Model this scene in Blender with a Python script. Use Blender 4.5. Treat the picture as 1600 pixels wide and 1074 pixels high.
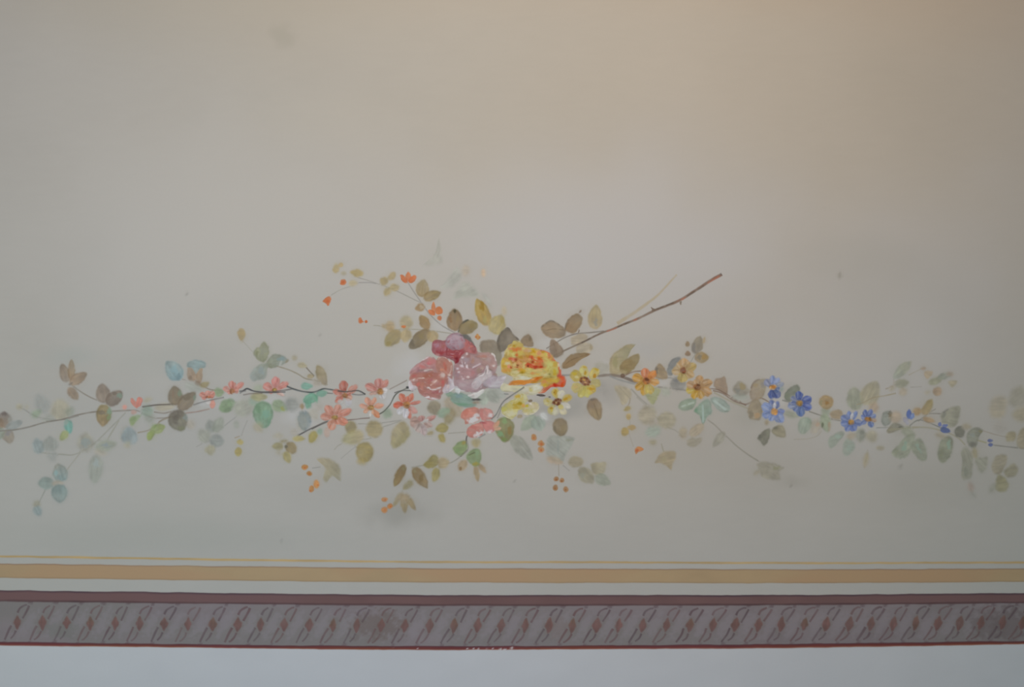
# A painted wall: a garland of roses and small blossoms over a painted border.
import bpy
for _o in list(bpy.data.objects): bpy.data.objects.remove(_o, do_unlink=True)
scene = bpy.context.scene
ZC = 1.60                                        # height of the middle of the view on the wall
# ---- camera, straight in front of the wall
_cd = bpy.data.cameras.new('camera'); _cam = bpy.data.objects.new('camera', _cd); scene.collection.objects.link(_cam)
_cd.sensor_width = 36.0; _cd.lens = 50.0; _cam.location = (0, -1.6 * 50 / 36, ZC); _cam.rotation_euler = (1.5707963, 0, 0)
_cd.clip_start = .05; scene.camera = _cam
# ---- unseen area lamps, added and fitted to the wall's brightness and tint
_w = bpy.data.worlds.new('room_air'); scene.world = _w; _w.use_nodes = True
_w.node_tree.nodes['Background'].inputs['Color'].default_value = (*(0.0, 0.0, 0.0), 1)
_w.node_tree.nodes['Background'].inputs['Strength'].default_value = 0.0
def lamp(name, loc, aim, size, power, colour):
    d_ = bpy.data.lights.new(name, 'AREA'); d_.shape = 'DISK'; d_.size = size; d_.energy = power; d_.color = colour
    o = bpy.data.objects.new(name, d_); scene.collection.objects.link(o); o.location = loc
    from mathutils import Vector
    o.rotation_euler = (Vector(aim) - Vector(loc)).to_track_quat('-Z', 'Y').to_euler()
lamp('added_light_top', (0.2, -1.3, 2.25), (0.2, 0, 2.25), 0.35, 10.5132, (1.0, 0.6423, 0.3201))
lamp('added_light_top', (-0.2, -1.3, 2.25), (-0.2, 0, 2.25), 0.35, 5.6987, (0.6238, 0.8747, 1.0))
lamp('added_light_low', (-0.2, -1.3, 0.95), (-0.2, 0, 0.95), 0.35, 4.3834, (0.4127, 0.709, 1.0))
lamp('added_light_side', (-1.1, -1.2, 1.3), (-1.1, 0, 1.3), 0.35, 3.7983, (0.8475, 1.0, 0.8645))
lamp('added_light_side', (-1.1, -1.2, 1.9), (-1.1, 0, 1.9), 0.35, 2.3995, (1.0, 0.8373, 0.9401))
lamp('added_light_side', (1.1, -1.2, 1.3), (1.1, 0, 1.3), 0.35, 2.4591, (0.4571, 0.8868, 1.0))
lamp('added_light_low', (0.2, -1.3, 0.95), (0.2, 0, 0.95), 0.35, 1.4632, (1.0, 0.6361, 0.4548))
lamp('added_light_side', (1.1, -0.7, 1.9), (1.1, 0, 1.9), 0.35, 0.0983, (0.0, 0.0, 1.0))
vs = scene.view_settings; vs.view_transform = 'Standard'; vs.look = 'None'; vs.gamma = 1.0; vs.use_curve_mapping = False; vs.exposure = 0.0

# === PAINT ===
# The wall is a hand painted mural.  The painter's hand is worked out once on a
# pigment map (a colour per point of the plaster); every painted thing then becomes
# its own thin paint layer (mesh) on the wall with the pigment stored per vertex.
import numpy as np, math
MX, MY, PW, PH, SS = 240, 120, 2080, 1314, 2          # margins, map size (mm on the wall), map points per mm
CAN = np.zeros((PH * SS, PW * SS, 3), np.float32)      # pigment map, display values 0..255
LAY = np.zeros((PH * SS, PW * SS), np.int16)           # how many paint layers lie at a point
_rng = np.random.default_rng(7)
_LAT = _rng.random((256, 256)).astype(np.float32)

def noise(x, y, s, seed=0):
    x = np.asarray(x, np.float32) / s + seed * 17.31; y = np.asarray(y, np.float32) / s + seed * 9.77
    xi = np.floor(x).astype(int); yi = np.floor(y).astype(int)
    fx = x - xi; fy = y - yi; fx = fx * fx * (3 - 2 * fx); fy = fy * fy * (3 - 2 * fy)
    g = lambda i, j: _LAT[(yi + j) & 255, (xi + i) & 255]
    return (g(0, 0) * (1 - fx) + g(1, 0) * fx) * (1 - fy) + (g(0, 1) * (1 - fx) + g(1, 1) * fx) * fy

def fbm(x, y, s, seed=0):
    return (noise(x, y, s, seed) + .5 * noise(x, y, s / 2.1, seed + 3) + .25 * noise(x, y, s / 4.3, seed + 5)) / 1.75

def sstep(t):
    t = np.clip(t, 0, 1); return t * t * (3 - 2 * t)

def window(x0, y0, x1, y1):
    i0 = max(0, int((x0 + MX) * SS)); i1 = min(PW * SS, int((x1 + MX) * SS) + 2)
    j0 = max(0, int((y0 + MY) * SS)); j1 = min(PH * SS, int((y1 + MY) * SS) + 2)
    xs = (np.arange(i0, i1) + .5) / SS - MX; ys = (np.arange(j0, j1) + .5) / SS - MY
    gx, gy = np.meshgrid(xs, ys)
    return (slice(j0, j1), slice(i0, i1)), gx.astype(np.float32), gy.astype(np.float32)

def sample(x, y):
    u = np.clip((np.asarray(x) + MX) * SS - .5, 0, PW * SS - 1.001); v = np.clip((np.asarray(y) + MY) * SS - .5, 0, PH * SS - 1.001)
    i = u.astype(int); j = v.astype(int); fu = (u - i)[..., None]; fv = (v - j)[..., None]
    return (CAN[j, i] * (1 - fu) + CAN[j, i + 1] * fu) * (1 - fv) + (CAN[j + 1, i] * (1 - fu) + CAN[j + 1, i + 1] * fu) * fv

def crom(pts, step=2.0, closed=False):
    P = [np.array(q, float) for q in pts]
    n = len(P); out = []
    rng = range(n) if closed else range(n - 1)
    for i in rng:
        p1, p2 = P[i], P[(i + 1) % n]
        p0 = P[i - 1] if (closed or i > 0) else 2 * p1 - p2
        p3 = P[(i + 2) % n] if (closed or i + 2 < n) else 2 * p2 - p1
        k = max(2, int(np.hypot(*(p2 - p1)) / step))
        for t in np.arange(k) / k:
            out.append(.5 * (2 * p1 + (p2 - p0) * t + (2 * p0 - 5 * p1 + 4 * p2 - p3) * t * t + (3 * p1 - p0 - 3 * p2 + p3) * t ** 3))
    if not closed: out.append(P[-1])
    return np.array(out)

def dist_line(gx, gy, pts):
    best = np.full(gx.shape, 1e9, np.float32); at = np.zeros(gx.shape, np.float32); n = len(pts) - 1
    for i in range(n):
        ax, ay = pts[i]; bx, by = pts[i + 1]; dx, dy = bx - ax, by - ay
        L = dx * dx + dy * dy + 1e-9
        t = np.clip(((gx - ax) * dx + (gy - ay) * dy) / L, 0, 1)
        dd = np.hypot(gx - ax - t * dx, gy - ay - t * dy)
        w = dd < best; best = np.where(w, dd, best); at = np.where(w, (i + t) / n, at)
    return best, at

THINGS = []; _T = [0, 0, .15]; _seed = [0]; _last = [None]
_gain = [1.0]                                   # pigment strength of the section being painted
def T(x, y, k=.15):
    _T[:] = [x, y, k]; _gain[0] = float(np.interp(x + 120, [0, 400, 800, 1100, 1350, 1500], [1.05, 1.02, 1.0, 1.02, 1.05, 1.08])) if k < 1 else 1.15
def X(pts): return [(_T[0] + u * _T[2], _T[1] + v * _T[2]) for u, v in pts]

_tone = [1.0, .92]
def TH(name, label, cat, group=None, kind=None, tone=None):
    settle(); _tone[:] = tone or ((.97, .88) if cat == 'flower' else (1.0, .92))
    THINGS.append(dict(name=name, label=label, cat=cat, group=group, kind=kind, parts=[]))

def col(c):
    q = np.array(PAL[c] if isinstance(c, str) else c, np.float32)
    return q if isinstance(c, str) and c == 'wall' else np.minimum((q.mean() + (q - q.mean()) * _tone[1]) * _gain[0] * _tone[0], 250)

def settle():
    """the pigment of the part just painted goes to its vertices"""
    r = _last[0]
    if r is not None and 'all' in r:
        for q in r['all']: q['col'] = sample(q['xy'][:, 0], q['xy'][:, 1])
        _last[0] = None
    elif r is not None:
        r['col'] = sample(r['xy'][:, 0], r['xy'][:, 1]); _last[0] = None

def lay(sl, mask):
    """one layer above whatever paint lies there already"""
    a = LAY[sl]; n = int(a[mask].max()) + 1 if mask.any() else 1
    a[mask] = n; return n

SOFT = {'leaf': (.88, 1.75), 'bud': (.86, 1.4), 'berry': (.93, 1.35), 'petal': (.96, 1.15), 'flower_centre': (.9, 1.5)}
def halo(out, c, a, w):
    """the wash of thin colour that bled into the plaster round a brush mark"""
    (x0, y0), (x1, y1) = out.min(0) - w, out.max(0) + w
    ctr = out.mean(0); rx, ry = (x1 - x0) / 2, (y1 - y0) / 2; cx, cy = (x0 + x1) / 2, (y0 + y1) / 2
    sl, gx, gy = window(x0, y0, x1, y1)
    rr = np.hypot((gx - cx) / rx, (gy - cy) / ry) + (noise(gx, gy, 13, int(cx) % 83) - .5) * .5
    al = (sstep((1 - rr) / .75) * a)[..., None]; cc = np.array(c, np.float32)
    CAN[sl] = CAN[sl] * (1 - al) + cc * al; WALL_MAP[sl] = WALL_MAP[sl] * (1 - al) + cc * al

def blob(n, out, c, a=.85, f=1.7, c2=None, axis=None, mot=.09, edge=.06, label=None, rough=1.6):
    ka, kf = SOFT.get(n, (1, 1)); kf *= 1.35 if a < .8 and n in ('leaf', 'bud') else 1; a *= ka; f *= kf
    """a closed brush shape given by its outline (mm on the wall)"""
    settle(); _seed[0] += 1; sd = _seed[0] % 97
    out = np.asarray(out, float); ctr = out.mean(0)
    if axis is None: axis = (out[0], out[len(out) // 2])
    if n in ('leaf', 'bud'): halo(out, col(c) * .35 + col('wall') * .65, .30 * a, 7); mot *= 1.25
    elif n == 'petal' and THINGS[-1]['cat'] == 'flower': halo(out, (178, 174, 170), .22, 6)
    N = int(np.clip(np.hypot(*np.diff(out, axis=0).T).sum() / 1.3, 22, 220))
    th = np.arange(N) / N * 2 * np.pi - np.pi
    d = np.stack([np.cos(th), np.sin(th)], 1); R = np.zeros(N)
    A = out - ctr; Bv = np.roll(out, -1, 0) - out
    for k in range(N):                                                    # outline radius in every direction
        cr = d[k, 0] * Bv[:, 1] - d[k, 1] * Bv[:, 0]
        cr = np.where(abs(cr) < 1e-9, 1e-9, cr)
        t = (A[:, 0] * Bv[:, 1] - A[:, 1] * Bv[:, 0]) / cr
        s = (A[:, 0] * d[k, 1] - A[:, 1] * d[k, 0]) / cr
        ok = (s >= -1e-6) & (s <= 1 + 1e-6) & (t > 0)
        R[k] = t[ok].max() if ok.any() else .3
    R = np.maximum(R, .5)
    Rm = R.mean(); rx = max(R) + f + 1
    sl, gx, gy = window(ctr[0] - rx, ctr[1] - rx, ctr[0] + rx, ctr[1] + rx)
    ang = np.arctan2(gy - ctr[1], gx - ctr[0]); r = np.hypot(gx - ctr[0], gy - ctr[1])
    RR = np.interp(ang, np.append(th, np.pi), np.append(R, R[0]))
    e = (RR - r) * np.minimum(1, Rm / RR + .25) + (noise(gx, gy, 3.5 if rough < 2 else 6, sd) - .5) * rough + (noise(gx, gy, 8, sd + 31) - .5) * 1.2
    al = sstep(e / f + .5)
    body = (r < RR + f * .7)
    c1 = col(c)
    if n in ('leaf', 'bud') and c1[0] >= c1[1] > c1[2] * 1.12: c1 = c1 * np.array((1.06, 1.02, 1.0), np.float32)
    if n == 'flower_centre' or (a < .8 and n in ('leaf', 'bud')): edge = 0
    ax = np.subtract(axis[1], axis[0]); L = ax @ ax + 1e-6
    g = np.clip(((gx - axis[0][0]) * ax[0] + (gy - axis[0][1]) * ax[1]) / L, 0, 1)
    nn = fbm(gx, gy, 11, sd)
    g = np.clip(g + (nn - .5) * .7, 0, 1)[..., None]
    cc = c1 * (1 - g) + (col(c2) if c2 is not None else c1) * g
    cc = cc * (1 + (nn - .5) * 2.4 * mot)[..., None]
    rho = r / RR
    cc = cc * (1 - edge * np.exp(-((rho - .9) / .1) ** 2))[..., None]     # pigment gathers at the rim of a wash
    ux, uy = ax / math.sqrt(L); st = noise((gx * ux + gy * uy) / 6, gx * -uy + gy * ux, 2.2, sd + 41) - .5   # bristle marks
    cc = cc * (1 + st * 1.1 * mot)[..., None]; al = al * (1 + (.16 if a > .75 else .07) * (st - .2))
    al = np.clip(al, 0, 1) * a * (1 - .45 * np.clip(fbm(gx, gy, 15, sd + 11) - .42, 0, 1))
    CAN[sl] = CAN[sl] * (1 - al[..., None]) + cc * al[..., None]
    layer = lay(sl, body)
    rings = max(4, int(Rm / 1.25)); rr = np.linspace(0, 1, rings + 1)[1:]
    V = [ctr[None]]
    for q in rr: V.append(ctr + d * (R * q)[:, None])
    V.append(ctr + d * (R + f * .6)[:, None])
    V = np.concatenate(V)
    F = [(0, 1 + k, 1 + (k + 1) % N) for k in range(N)]
    for i in range(rings):
        b0 = 1 + i * N; b1 = b0 + N
        F += [(b0 + k, b1 + k, b1 + (k + 1) % N, b0 + (k + 1) % N) for k in range(N)]
    rec = dict(n=n, xy=V, f=F, layer=layer, label=label, out=out)
    THINGS[-1]['parts'].append(rec); _last[0] = rec
    rec['mask'] = (sl, np.where(body, sstep((RR - r) / 1.5 + .7), 0))

def l(u0, v0, u1, v1, w, c, a=.85, f=1.7, n='leaf', c2=None, b=0, q=.8, rib=0, mot=.09, pw=.62):
    (x0, y0), (x1, y1) = X([(u0, v0), (u1, v1)]); w *= _T[2]; b *= _T[2]
    dx, dy = x1 - x0, y1 - y0; L = math.hypot(dx, dy); nx, ny = -dy / L, dx / L
    t = np.linspace(0, 1, 25); h = np.sin(np.pi * t ** q) ** pw * w / 2; m = b * 4 * t * (1 - t)
    up = np.stack([x0 + dx * t + nx * (m + h), y0 + dy * t + ny * (m + h)], 1)
    dn = np.stack([x0 + dx * t + nx * (m - h), y0 + dy * t + ny * (m - h)], 1)
    blob(n, np.concatenate([up, dn[-2:0:-1]]), c, a, f, c2, ((x0, y0), (x1, y1)), mot)
    if rib:
        k = .15; dl0([(x0 + dx * k, y0 + dy * k), (x0 + dx * .5 + nx * b, y0 + dy * .5 + ny * b), (x0 + dx * .85, y0 + dy * .85)], 1.0, rib, .45)

def p(n, pts, c, a=.88, f=1.7, c2=None, mot=.09, edge=.06, label=None, rough=1.6):
    blob(n, crom(X(pts), 1.5, True), c, a, f, c2, None, mot, edge, label, rough)

def rim(c, w=9, a=.85, inset=.93):
    """broken impasto along the edge of the petal just painted"""
    V = _last[0]['out']; q = V.mean(0); P = q + (V - q) * inset
    for k in range(2): dl0(np.concatenate([P[::4], P[:1]]), w * _T[2], c, a)

def e(n, u, v, ru, rv, c, a=.88, f=1.5, rot=0, c2=None, mot=.09):
    t = np.arange(28) / 28 * 2 * np.pi; r = math.radians(rot)
    px, py = ru * np.cos(t), rv * np.sin(t)
    blob(n, X(np.stack([u + px * math.cos(r) - py * math.sin(r), v + px * math.sin(r) + py * math.cos(r)], 1)), c, a, f, c2, None, mot)

def d(u, v, ru, rv, c, a=.7, rot=0, soft=.6):
    """a dab of another colour on the part just painted"""
    (sl0, mk) = _last[0]['mask']; (x, y), = X([(u, v)]); ru *= _T[2]; rv *= _T[2]; R = max(ru, rv) * 1.1
    sl, gx, gy = window(x - R, y - R, x + R, y + R); r = math.radians(rot)
    px = ((gx - x) * math.cos(r) + (gy - y) * math.sin(r)) / ru; py = (-(gx - x) * math.sin(r) + (gy - y) * math.cos(r)) / rv
    _seed[0] += 1
    al = sstep((1 - np.hypot(px, py) + (noise(gx, gy, 4, _seed[0] % 89) - .5) * .7 + (noise(gx, gy, 2, _seed[0] % 83) - .5) * .3) / soft) * a
    _mix(sl, gx, al, c, sl0, mk)

def _mix(sl, gx, al, c, sl0, mk):
    m = np.zeros(gx.shape, np.float32)
    j0 = max(sl[0].start, sl0[0].start); j1 = min(sl[0].stop, sl0[0].stop); i0 = max(sl[1].start, sl0[1].start); i1 = min(sl[1].stop, sl0[1].stop)
    if j1 <= j0 or i1 <= i0: return
    m[j0 - sl[0].start:j1 - sl[0].start, i0 - sl[1].start:i1 - sl[1].start] = mk[j0 - sl0[0].start:j1 - sl0[0].start, i0 - sl0[1].start:i1 - sl0[1].start]
    al = (al * m)[..., None]
    CAN[sl] = CAN[sl] * (1 - al) + col(c) * al

def dl0(pts, w, c, a):
    (sl0, mk) = _last[0]['mask']; P = crom(pts, 2.5)
    (x0, y0), (x1, y1) = P.min(0) - w - 2, P.max(0) + w + 2
    sl, gx, gy = window(x0, y0, x1, y1); D, at = dist_line(gx, gy, P)
    _seed[0] += 1
    al = sstep((w / 2 - D) / 1.3 + .5) * a * np.clip(2.3 * noise(gx, gy, 4.5, _seed[0] % 89) - .25, .05, 1); _mix(sl, gx, np.clip(al, 0, 1), c, sl0, mk)

def dl(pts, w, c, a=.8): dl0(X(pts), w * _T[2], c, a)

_br = np.random.default_rng(21)
def brush(n, cols, L=26, w=8, a=.55, about=None, ang=None, vary=.07):
    """short loaded strokes of several colours over the part just painted, curving about a point"""
    sl0, mk = _last[0]['mask']; ys, xs = np.nonzero(mk > .5)
    if not len(xs): return
    k = _T[2]; w *= k; L *= k
    for i in _br.integers(0, len(xs), n):
        x = (xs[i] + sl0[1].start) / SS - MX; y = (ys[i] + sl0[0].start) / SS - MY
        if about is not None:
            cx, cy = X([about])[0]; th = math.atan2(y - cy, x - cx) + math.pi / 2
        else: th = math.radians(ang if ang is not None else 0)
        th += _br.normal(0, .45); ln = L * _br.uniform(.5, 1.3); bend = _br.normal(0, .18) * ln
        c = np.array(cols[_br.integers(len(cols))], float) * (1 + _br.normal(0, vary))
        dx, dy = math.cos(th), math.sin(th)
        dl0([(x - dx * ln / 2, y - dy * ln / 2), (x - dy * bend, y + dx * bend), (x + dx * ln / 2, y + dy * ln / 2)], w * _br.uniform(.6, 1.4), c, a * _br.uniform(.6, 1.2))

def s(pts, w, c, a=.85, w1=None, n='stem', c2=None, f=1.9, join=False):
    """a brush line"""
    settle(); _seed[0] += 1; sd = _seed[0] % 97
    P = crom(X(pts), 1.6); kw = .84 if n == 'stem' else 1; w1 = (w if w1 is None else w1) * _T[2] * kw; w *= _T[2] * kw
    (x0, y0), (x1, y1) = P.min(0) - w - 3, P.max(0) + w + 3
    sl, gx, gy = window(x0, y0, x1, y1); D, at = dist_line(gx, gy, P)
    ww = (w * (1 - at) + w1 * at) * (.75 + .5 * noise(gx, gy, 7, sd))
    al = sstep((ww / 2 - D) / f + .5) * a * (.75 + .4 * noise(gx, gy, 9, sd + 7)); al = np.clip(al, 0, 1)[..., None]
    tt = at[..., None]; cc = col(c) * (1 - tt) + (col(c2) if c2 is not None else col(c)) * tt
    CAN[sl] = CAN[sl] * (1 - al) + cc * al
    layer = lay(sl, D < ww / 2 + f)
    n_ = len(P); tg = np.gradient(P, axis=0); tg /= np.hypot(*tg.T)[:, None] + 1e-9; nr = np.stack([-tg[:, 1], tg[:, 0]], 1)
    tt = np.linspace(0, 1, n_); hw = (w * (1 - tt) + w1 * tt) / 2
    V = np.concatenate([P + nr * (hw * k + off)[:, None] for k, off in ((-1.1, -.8), (-.7, -.1), (0, 0), (.7, .1), (1.1, .8))])
    F = [(k * n_ + i, k * n_ + i + 1, (k + 1) * n_ + i + 1, (k + 1) * n_ + i) for k in range(4) for i in range(n_ - 1)]
    if join:                                    # second stroke of the same mark
        r0 = THINGS[-1]['parts'][-1]; k0 = len(r0['xy']); r0['col'] = np.concatenate([r0['col'], sample(V[:, 0], V[:, 1])]); r0['xy'] = np.concatenate([r0['xy'], V])
        r0['f'] += [tuple(i + k0 for i in q) for q in F]; return
    rec = dict(n=n, xy=V, f=F, layer=layer, label=None); THINGS[-1]['parts'].append(rec); _last[0] = rec
    rec['mask'] = (sl, (D < ww / 2 + .5).astype(np.float32))

def smudge_or_light(x, y, rx, ry, c, a, seed=1):
    """a soft patch in the wall paint itself: rubbed stains and painted-in light"""
    sl, gx, gy = window(x - rx * 1.3, y - ry * 1.3, x + rx * 1.3, y + ry * 1.3)
    rr = np.hypot((gx - x) / rx, (gy - y) / ry) + (fbm(gx, gy, max(rx, ry) * .7, seed) - .5) * .9
    al = (sstep((1 - rr) / .9) * a)[..., None]
    CAN[sl] = CAN[sl] * (1 - al) + col(c) * al

def union():
    """the next strokes run over all the petals of this flower"""
    settle(); P = THINGS[-1]['parts']
    j0 = min(q['mask'][0][0].start for q in P); j1 = max(q['mask'][0][0].stop for q in P); i0 = min(q['mask'][0][1].start for q in P); i1 = max(q['mask'][0][1].stop for q in P)
    M = np.zeros((j1 - j0, i1 - i0), np.float32)
    for q in P:
        (a, b), m = q['mask']; v = M[a.start - j0:a.stop - j0, b.start - i0:b.stop - i0]; np.maximum(v, m, out=v)
    _last[0] = dict(all=list(P), mask=((slice(j0, j1), slice(i0, i1)), M))

def flower(ctr, petals, core, pn='petal', tone='coral', f=1.5, inner=None):
    """petals: (tip u, tip v, width[, colour]); core: (ru, rv, colour)"""
    cu, cv = ctr
    for q in petals:
        c = q[3] if len(q) > 3 else tone
        k = .1
        l(cu + (q[0] - cu) * k, cv + (q[1] - cv) * k, q[0], q[1], q[2] * .94, c, .92, f, pn, c2=(q[4] if len(q) > 4 else None), q=1.3, pw=.6)
        d(cu + (q[0] - cu) * .8, cv + (q[1] - cv) * .8, q[2] * .3, q[2] * .3, np.array(PAL[c] if isinstance(c, str) else c) * 1.09, .6); d(cu + (q[0] - cu) * .35, cv + (q[1] - cv) * .35, q[2] * .3, q[2] * .3, np.array(PAL[c] if isinstance(c, str) else c) * .88, .6)
        px, py = (q[1] - cv) * .10, (cu - q[0]) * .10; cr = np.array(PAL[c] if isinstance(c, str) else c)
        dl([(cu + (q[0] - cu) * .45 + px, cv + (q[1] - cv) * .45 + py), (cu + (q[0] - cu) * .95 + px, cv + (q[1] - cv) * .95 + py)], q[2] * .16, cr * .6 + 82, .8); dl([(cu + (q[0] - cu) * .3 - px, cv + (q[1] - cv) * .3 - py), (cu + (q[0] - cu) * .85 - px, cv + (q[1] - cv) * .85 - py)], q[2] * .12, cr * .78, .6)
        if inner: dl([(cu + (q[0] - cu) * .3, cv + (q[1] - cv) * .3), (cu + (q[0] - cu) * .68, cv + (q[1] - cv) * .68)], q[2] * .26, inner, .75)
    if core:
        e('flower_centre', cu, cv, core[0] * .76, core[1] * .76, core[2], .9, 1.7); r = max(core[:2])
        brush(5, [np.array(core[2]) * .72, np.array(core[2]) * 1.22], r * .6, r * .3, .7, (cu, cv))
PAL = dict(wall=(173, 170, 165), br=(132, 116, 99), brd=(114, 103, 86), ol=(138, 131, 98), old=(120, 111, 76), gg=(137, 143, 129),
           gn=(122, 145, 112), gnb=(125, 142, 92), tq=(108, 150, 137), bl=(124, 148, 153), bld=(112, 132, 137), gy=(138, 142, 139), pk=(152, 149, 126),
           yl=(150, 140, 84), co=(200, 134, 120), cd=(186, 97, 80), cp=(203, 150, 130), og=(196, 110, 60), oc=(152, 112, 48),
           wh=(194, 194, 197), dk=(70, 71, 74), st=(124, 114, 104), stg=(132, 130, 124), mv=(168, 138, 140), ro=(163, 84, 88),
           y1=(194, 178, 96), y2=(188, 145, 50), y3=(196, 190, 140), rd=(192, 84, 52), bw=(104, 64, 42),
           b1=(124, 144, 192), b2=(100, 120, 182), b3=(76, 96, 156), am=(190, 140, 58), al=(184, 152, 108), pe=(160, 150, 134))
# ---- the plaster, rubbed and stained, with some of the lighting painted in
_sl, _gx, _gy = window(-MX, -MY, PW - MX, PH - MY)
_n = fbm(_gx, _gy, 260, 2) - .5; _m = fbm(_gx * .6, _gy, 60, 4) - .5; _h = noise(_gx * .25, _gy, 5, 8) - .5
for _k, _c in enumerate(PAL['wall']):
    CAN[..., _k] = _c * (1 + .030 * _n * (1.0, 1.0, 1.25)[_k] + .012 * _m + .008 * _h)
smudge_or_light(441, 56, 26, 25, (152, 151, 143), .42, 3)
smudge_or_light(1390, 470, 190, 130, (152, 153, 146), .26, 5)
smudge_or_light(1330, 400, 120, 60, (154, 154, 145), .2, 6)
smudge_or_light(480, 190, 170, 70, (180, 176, 168), .25, 7)
smudge_or_light(600, 400, 620, 260, (177, 176, 175), .7, 33)  # light painted into the wall: lifts the middle where the lamps fall short
smudge_or_light(280, 420, 330, 240, (181, 178, 174), .8, 35)  # painted-in brightness for the left of the wall
smudge_or_light(1120, 400, 480, 260, (178, 180, 186), .85, 34)  # cool light painted in where the lamps come out too warm
smudge_or_light(1480, 480, 260, 240, (178, 178, 180), .6, 36)  # painted-in cool brightness towards the right edge
smudge_or_light(400, -80, 900, 240, (172, 164, 150), .55, 37)  # warm light along the top, painted into the wall colour
smudge_or_light(1200, -60, 700, 160, (180, 164, 148), .35, 38)  # more of the warm top light as pigment, upper right
smudge_or_light(800, 560, 420, 150, (177, 175, 170), .45, 12)
smudge_or_light(300, 660, 300, 110, (168, 167, 166), .40, 13)
smudge_or_light(1120, 700, 320, 100, (168, 163, 156), .40, 14)
smudge_or_light(620, 800, 70, 36, (140, 138, 131), .45, 15)
smudge_or_light(880, 640, 60, 30, (140, 141, 138), .55, 16)
smudge_or_light(935, 605, 48, 36, (150, 148, 146), .55, 17)
smudge_or_light(1010, 545, 60, 26, (170, 171, 173), .6, 18)
smudge_or_light(640, 600, 70, 50, (178, 177, 175), .6, 19)
smudge_or_light(1180, 640, 60, 40, (150, 150, 140), .4, 20)
smudge_or_light(1420, 640, 90, 50, (166, 160, 148), .35, 21)
smudge_or_light(110, 560, 60, 30, (160, 166, 162), .4, 22)
smudge_or_light(570, 760, 200, 60, (160, 158, 154), .35, 23)
smudge_or_light(1480, 760, 160, 70, (160, 159, 153), .25, 24)
smudge_or_light(1380, 590, 330, 170, (181, 181, 182), .65, 39)  # brightens the right-hand wall in its colour, in place of light
smudge_or_light(250, 560, 140, 40, (164, 165, 160), .4, 25)
smudge_or_light(300, 840, 420, 50, (160, 161, 154), .35, 26)
smudge_or_light(1240, 755, 40, 18, (156, 153, 145), .4, 27)
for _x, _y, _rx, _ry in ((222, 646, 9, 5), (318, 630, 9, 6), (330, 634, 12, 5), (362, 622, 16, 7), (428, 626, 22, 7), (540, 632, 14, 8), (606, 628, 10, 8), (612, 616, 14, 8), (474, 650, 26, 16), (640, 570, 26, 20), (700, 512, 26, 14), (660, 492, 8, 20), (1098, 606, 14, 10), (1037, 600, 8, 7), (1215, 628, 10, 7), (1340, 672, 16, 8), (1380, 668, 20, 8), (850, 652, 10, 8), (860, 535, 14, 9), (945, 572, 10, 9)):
    smudge_or_light(_x, _y, _rx * 1.5, _ry * 1.5, (184, 184, 186), .6, int(_x))
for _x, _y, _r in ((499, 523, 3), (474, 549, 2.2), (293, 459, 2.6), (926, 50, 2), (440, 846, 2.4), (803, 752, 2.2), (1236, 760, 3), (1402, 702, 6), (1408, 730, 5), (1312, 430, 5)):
    smudge_or_light(_x, _y, _r, _r * 1.4, (138, 136, 130), .55, int(_x))
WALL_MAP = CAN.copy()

# ---- painted border under the garland
BX = [-240, 0, 320, 640, 960, 1280, 1600, 1840]
def band(n, top, bot, c, step=(4, 1.4), mot=.05, c2=None, edges=(), layer_up=0, label=None):
    settle(); _seed[0] += 1; sd = _seed[0] % 97
    xs = np.arange(-MX, PW - MX + 1, step[0]).astype(float)
    yt = crom(list(zip(BX, top)), 4); yb = crom(list(zip(BX, bot)), 4)
    jig = lambda k: (noise(xs, xs * 0, 30, sd + k) - .5) * 1.0 + (noise(xs, xs * 0, 9, sd + k + 1) - .5) * .5
    yt = np.interp(xs, yt[:, 0], yt[:, 1]) + jig(1); yb = np.interp(xs, yb[:, 0], yb[:, 1]) + jig(3)
    sl, gx, gy = window(-MX, yt.min() - 3, PW - MX, yb.max() + 3)
    Y0 = np.interp(gx[0], xs, yt)[None]; Y1 = np.interp(gx[0], xs, yb)[None]
    al = sstep((gy - Y0) / 1.6 + .5) * sstep((Y1 - gy) / 1.6 + .5)
    nn = fbm(gx * .5, gy, 26, sd); cc = col(c) * (1 + (nn - .5) * 2 * mot)[..., None]
    if c2 is not None:
        g = sstep((fbm(gx * .35, gy, 60, sd + 2) - .35) / .3)[..., None]; cc = cc * (1 - g) + col(c2) * g
    CAN[sl] = CAN[sl] * (1 - al[..., None]) + cc * al[..., None]
    for where, w, ec, ea in edges:
        yy = Y0 + w / 2 if where == 't' else Y1 - w / 2
        ea_ = (sstep((w / 2 - abs(gy - yy)) / 1.2 + .5) * ea * (.7 + .5 * noise(gx, gy, 40, sd + 5)))[..., None].clip(0, 1)
        CAN[sl] = CAN[sl] * (1 - ea_) + col(ec) * ea_
    layer = lay(sl, (gy > Y0 - 1) & (gy < Y1 + 1))
    xe = np.concatenate([[-2600], xs, [4200]]); ye = lambda q: np.concatenate([[q[0]], q, [q[-1]]])
    k = max(3, int((yb - yt).mean() / step[1])); tt = np.linspace(0, 1, k)
    if step[1] > 100: tt = np.linspace(0, 1, 40) ** 2.2; k = 40
    V = np.concatenate([np.stack([xe, ye(yt) - .8 + (ye(yb) - ye(yt) + 1.6) * q], 1) for q in tt]); n_ = len(xe)
    F = [(r * n_ + i, r * n_ + i + 1, (r + 1) * n_ + i + 1, (r + 1) * n_ + i) for r in range(k - 1) for i in range(n_ - 1)]
    rec = dict(n=n, xy=V, f=F, layer=layer, label=label); THINGS[-1]['parts'].append(rec); _last[0] = rec
    rec['mask'] = (sl, al)

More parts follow.
